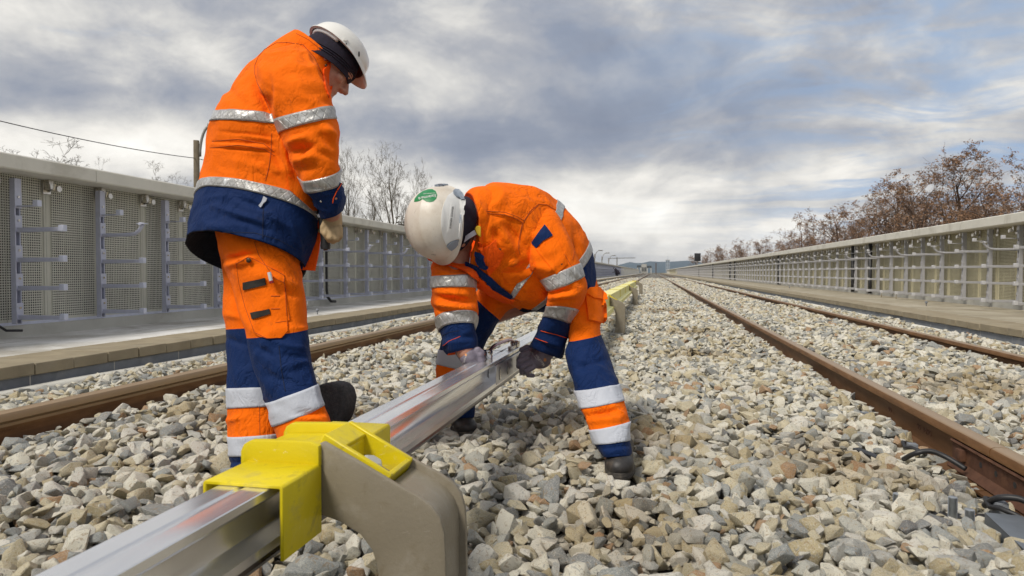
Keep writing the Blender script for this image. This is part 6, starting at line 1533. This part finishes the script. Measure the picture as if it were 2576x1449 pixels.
for (a, b_, c_) in (((1196, 890), (1208, 893), (1214, 902)), ((1200, 899), (1211, 908), (1213, 918)), ((1196, 912), (1206, 922), (1204, 932)), ((1186, 920), (1193, 932), (1190, 940))):
    gl += [('c', dd(*a, zh - .006), dd(*b_, zh - .008), .0125, .0115), ('c', dd(*b_, zh - .008), dd(*c_, zh), .0115, .010)]
gl += [('c', dd(1188, 884, zh), dd(1202, 880, zh - .005), .013, .012), ('c', dd(1202, 880, zh - .005), dd(1213, 887, zh), .012, .0105)]
gB2 = link('glove', blob_mesh(gl, .0028, 2), person_b, M['glove'])
M['white_print'] = simple('white_print', (.62, .60, .60), .6); M['orange_print'] = simple('orange_print', (.70, .30, .10), .6)
bg1_, bg2_ = bvh_of(gB1), bvh_of(gB2)
decal_text('MaxiFlex', 1359, 906, R(-128), 9.5, bg1_, M['white_print'], gB1, bold=.1)
for i, s_ in enumerate(('34-844  11', 'Superior grip', 'EN 388  4131')): decal_text(s_, 1352 + i * 0 - 5 - 3.4 * i, 899 - 4.4 * i, R(-128), 3.4, bg1_, M['white_print'], gB1)
hel_patch('logo_ring', 1371, 905, 3.6, 4.2, M['orange_print'], bg1_, gB1, .001, .001); hel_patch('logo_ring', 1172, 893, 2.6, 3.2, M['orange_print'], bg2_, gB2, .001, .001)
decal_text('MaxiFlex', 1169, 905, R(-70), 6.5, bg2_, M['white_print'], gB2)
m = MB()
# --- helmet of the bending worker
def bh(a, t, x, y, z):
    r_ = max(0, 1 - t ** 6)
    z += .005 * math.exp(-(abs(y) - .032) ** 2 / .00004) * (.3 + .7 * t) * r_ * (1 if x < .09 else .4)   # two long ridges
    side = max(0, abs(math.sin(a)) - .55) / .45
    if t > .62: y *= 1 - .05 * side * min(1, (t - .62) / .06)                                            # sunk side panel
    return x, y, z
M['shell2'] = None
q = material('dirty_white_helmet', rough=.42, spec=.45); co = obj_co(q); n = q.noise(co, 7, 6, .65); sc1 = q.noise(q.mapping(co, rot=(.3, .8, .2), scale=(1, 9, 1)), 22, 6, .7, 2.0); sc2 = q.noise(q.mapping(co, rot=(1.1, .2, .9), scale=(8, 1, 1)), 18, 6, .7, 2.5); sp = q.noise(co, 90, 3, .7)
c = q.ramp(n, [(.3, (.56, .49, .40)), (.5, (.68, .625, .545)), (.7, (.74, .70, .64))]); c = q.mix(q.math('MULTIPLY', q.smooth(sc1, .63, .70), .55), c, (.22, .19, .16)); c = q.mix(q.math('MULTIPLY', q.smooth(sc2, .64, .70), .45), c, (.25, .22, .18)); c = q.mix(q.math('MULTIPLY', q.smooth(sp, .62, .72), .3), c, (.34, .28, .22))
q.put(q.bs.inputs['Base Color'], c); bump(q, sc1, .0006); M['shell2'] = q.m
helb = dome(hb, 'helmet', M['shell2'], person_b, .138, .118, .150, .012, lambda a: .018 - .026 * (1 - math.cos(a)) / 2 + .012 * abs(math.sin(a)) ** 3, nt=120, nv=44, thick=.003, lip=.005, visor=.012, vis_drop=.010, brim=.004, xoff=-.004, fn=bh)
bnb = dome(hb, 'beanie', M['knit'], person_b, .108, .092, .118, .012, lambda a: .010 * math.cos(a) - .052 - .03 * (1 - math.cos(a)) / 2, nt=60, nv=18, thick=.003, lip=.001, brim=.012, xoff=-.008)
bh_ = bvh_of(helb)
M['vent'] = simple('grey_blue_vent', (.24, .28, .34), .4); M['green'] = simple('green_sticker', (.012, .22, .07), .35); M['white'] = simple('white_label', (.74, .74, .73), .4); M['black_ink'] = simple('black_ink', (.015, .015, .02), .6)
zf = lambda x, y: (1006.3 + .1736 * x, 440.3 + .1736 * y)
P2 = lambda L_: [zf(x, y) for x, y in L_]
patch('side_panel', P2([(760, 250), (690, 300), (640, 400), (605, 520), (592, 650), (600, 800), (625, 920), (665, 1010), (720, 960), (830, 920), (850, 900), (880, 560), (900, 370), (860, 350), (800, 300)]), bh_, M['white'], helb, off=.0025, thick=.003, step=4)
patch('slot_rail', P2([(895, 372), (935, 368), (915, 560), (890, 760), (872, 930), (835, 925), (850, 760), (872, 560)]), bh_, M['white'], helb, off=.007, thick=.005, step=4)
bh2 = bvh_of(helb, *helb.children)
patch('slot', P2([(868, 572), (888, 572), (880, 695), (860, 695)]), bh2, M['vent'], helb, off=.001, thick=.001, step=4)
patch('vent_plug', P2([(765, 235), (800, 215), (845, 222), (900, 280), (930, 355), (885, 365), (870, 345), (815, 320), (775, 275)]), bh2, M['vent'], helb, off=.006, thick=.008, step=3)
patch('vent_plug', P2([(672, 1035), (690, 1000), (740, 965), (810, 940), (852, 945), (830, 1000), (790, 1050), (735, 1090), (700, 1065)]), bh2, M['vent'], helb, off=.006, thick=.008, step=3)
patch('vent_plug', P2([(500, 160), (560, 146), (640, 141), (700, 146), (640, 160), (560, 168)]), bh_, M['vent'], helb, off=.005, thick=.006, step=3)
patch('name_strip', P2([(740, 400), (800, 430), (775, 640), (722, 838), (688, 830), (712, 640)]), bh2, M['white'], helb, off=.0012, thick=.0012, step=4)
patch('sticker', P2([(205, 390), (215, 345), (260, 285), (330, 235), (410, 208), (470, 208), (515, 235), (540, 290), (525, 345), (480, 385), (430, 395), (380, 385), (325, 350), (290, 375), (230, 390)]), bh_, M['green'], helb, off=.0012, thick=.0012, step=4)
bh3 = bvh_of(helb, *helb.children)
x0, y0 = zf(748, 615); decal_text('KARNER GÜNTER', x0, y0, R(-83), 6.2, bh3, M['black_ink'], helb, off=.001, bold=.08, xscale=1.12)
x0, y0 = zf(400, 318); decal_text('Steiermark', x0, y0, R(170), 10.5, bh3, M['white'], helb, off=.001, bold=.05, shear=.3)
x0, y0 = zf(425, 268); decal_text('DAS GRÜNE HERZ', x0, y0, R(176), 3.6, bh3, M['white'], helb, off=.001)
x0, y0 = zf(490, 1152); decal_text('protos', x0, y0, R(4), 4, bh3, M['black_ink'], helb, off=.001)
# chin strap with yellow buckle
M['strapw'] = simple('grey_white_strap', (.50, .46, .50), .6); M['buckle'] = simple('yellow_buckle', (.70, .45, .02), .45)
zs_ = 2.50
free_patch('chin_strap', [(*zf(925, 980), zs_), (*zf(950, 880), zs_), (*zf(1080, 792), zs_ + .01), (*zf(1112, 860), zs_ + .01), (*zf(1000, 925), zs_)], M['strapw'], person_b, .003, .0008)
free_patch('buckle', [(*zf(1080, 770), zs_ + .005), (*zf(1120, 730), zs_ + .005), (*zf(1172, 742), zs_ + .005), (*zf(1172, 898), zs_ + .005), (*zf(1130, 880), zs_ + .005), (*zf(1100, 830), zs_ + .005)], M['buckle'], person_b, .016, .003)

# ================================================================== far crouching figure by the left barrier
pc = at_Z(618.5, 278.6, .05); pc = Vector((-4.9, 98.0, .03))
pf = empty('person', pc, 'tiny dark crouching figure far away beside the left barrier', 'person')
x, y, z = pc
me = blob_mesh([('c', (x, y, z + .62), (x - .35, y, z + .95), .24, .20), ('c', (x, y, z + .6), (x + .12, y, z + .42), .24, .22), ('e', (x - .55, y, z + 1.12), ((.12, 0, 0), (0, .11, 0), (0, 0, .13))), ('c', (x - .35, y, z + .95), (x - .5, y, z + 1.06), .12, .08),
     ('c', (x + .05, y - .1, z + .45), (x - .30, y - .1, z + .48), .13, .10), ('c', (x - .30, y - .1, z + .48), (x - .22, y - .1, z + .08), .09, .07), ('c', (x + .05, y + .12, z + .42), (x - .2, y + .12, z + .42), .12, .10), ('c', (x - .2, y + .12, z + .42), (x - .02, y + .12, z + .07), .09, .07),
     ('c', (x - .3, y - .16, z + .9), (x - .42, y - .18, z + .6), .08, .06), ('c', (x - .42, y - .18, z + .6), (x - .72, y - .1, z + .55), .06, .05)], .03, 2)
M['farcloth'] = simple('dark_work_clothes', (.018, .014, .025), .9); link('body', me, pf, M['farcloth'])

# ------------------------------------------------------------------ thin winter air
hzm = bpy.data.materials.new('thin_haze'); hzm.use_nodes = True; hzm.node_tree.nodes.clear(); q = NB(hzm.node_tree)
vol = q.node('ShaderNodeVolumePrincipled'); vol.inputs['Density'].default_value = 7e-5; vol.inputs['Color'].default_value = (.72, .80, .92, 1); vol.inputs['Anisotropy'].default_value = .2
ho = q.node('ShaderNodeOutputMaterial'); q.l.new(vol.outputs[0], ho.inputs['Volume'])
m = MB(); m.box(-9500, -9500, -6, 9500, 9500, 160); tag(m.build('haze', hzm), 'thin pale haze over the whole place', kind='stuff')
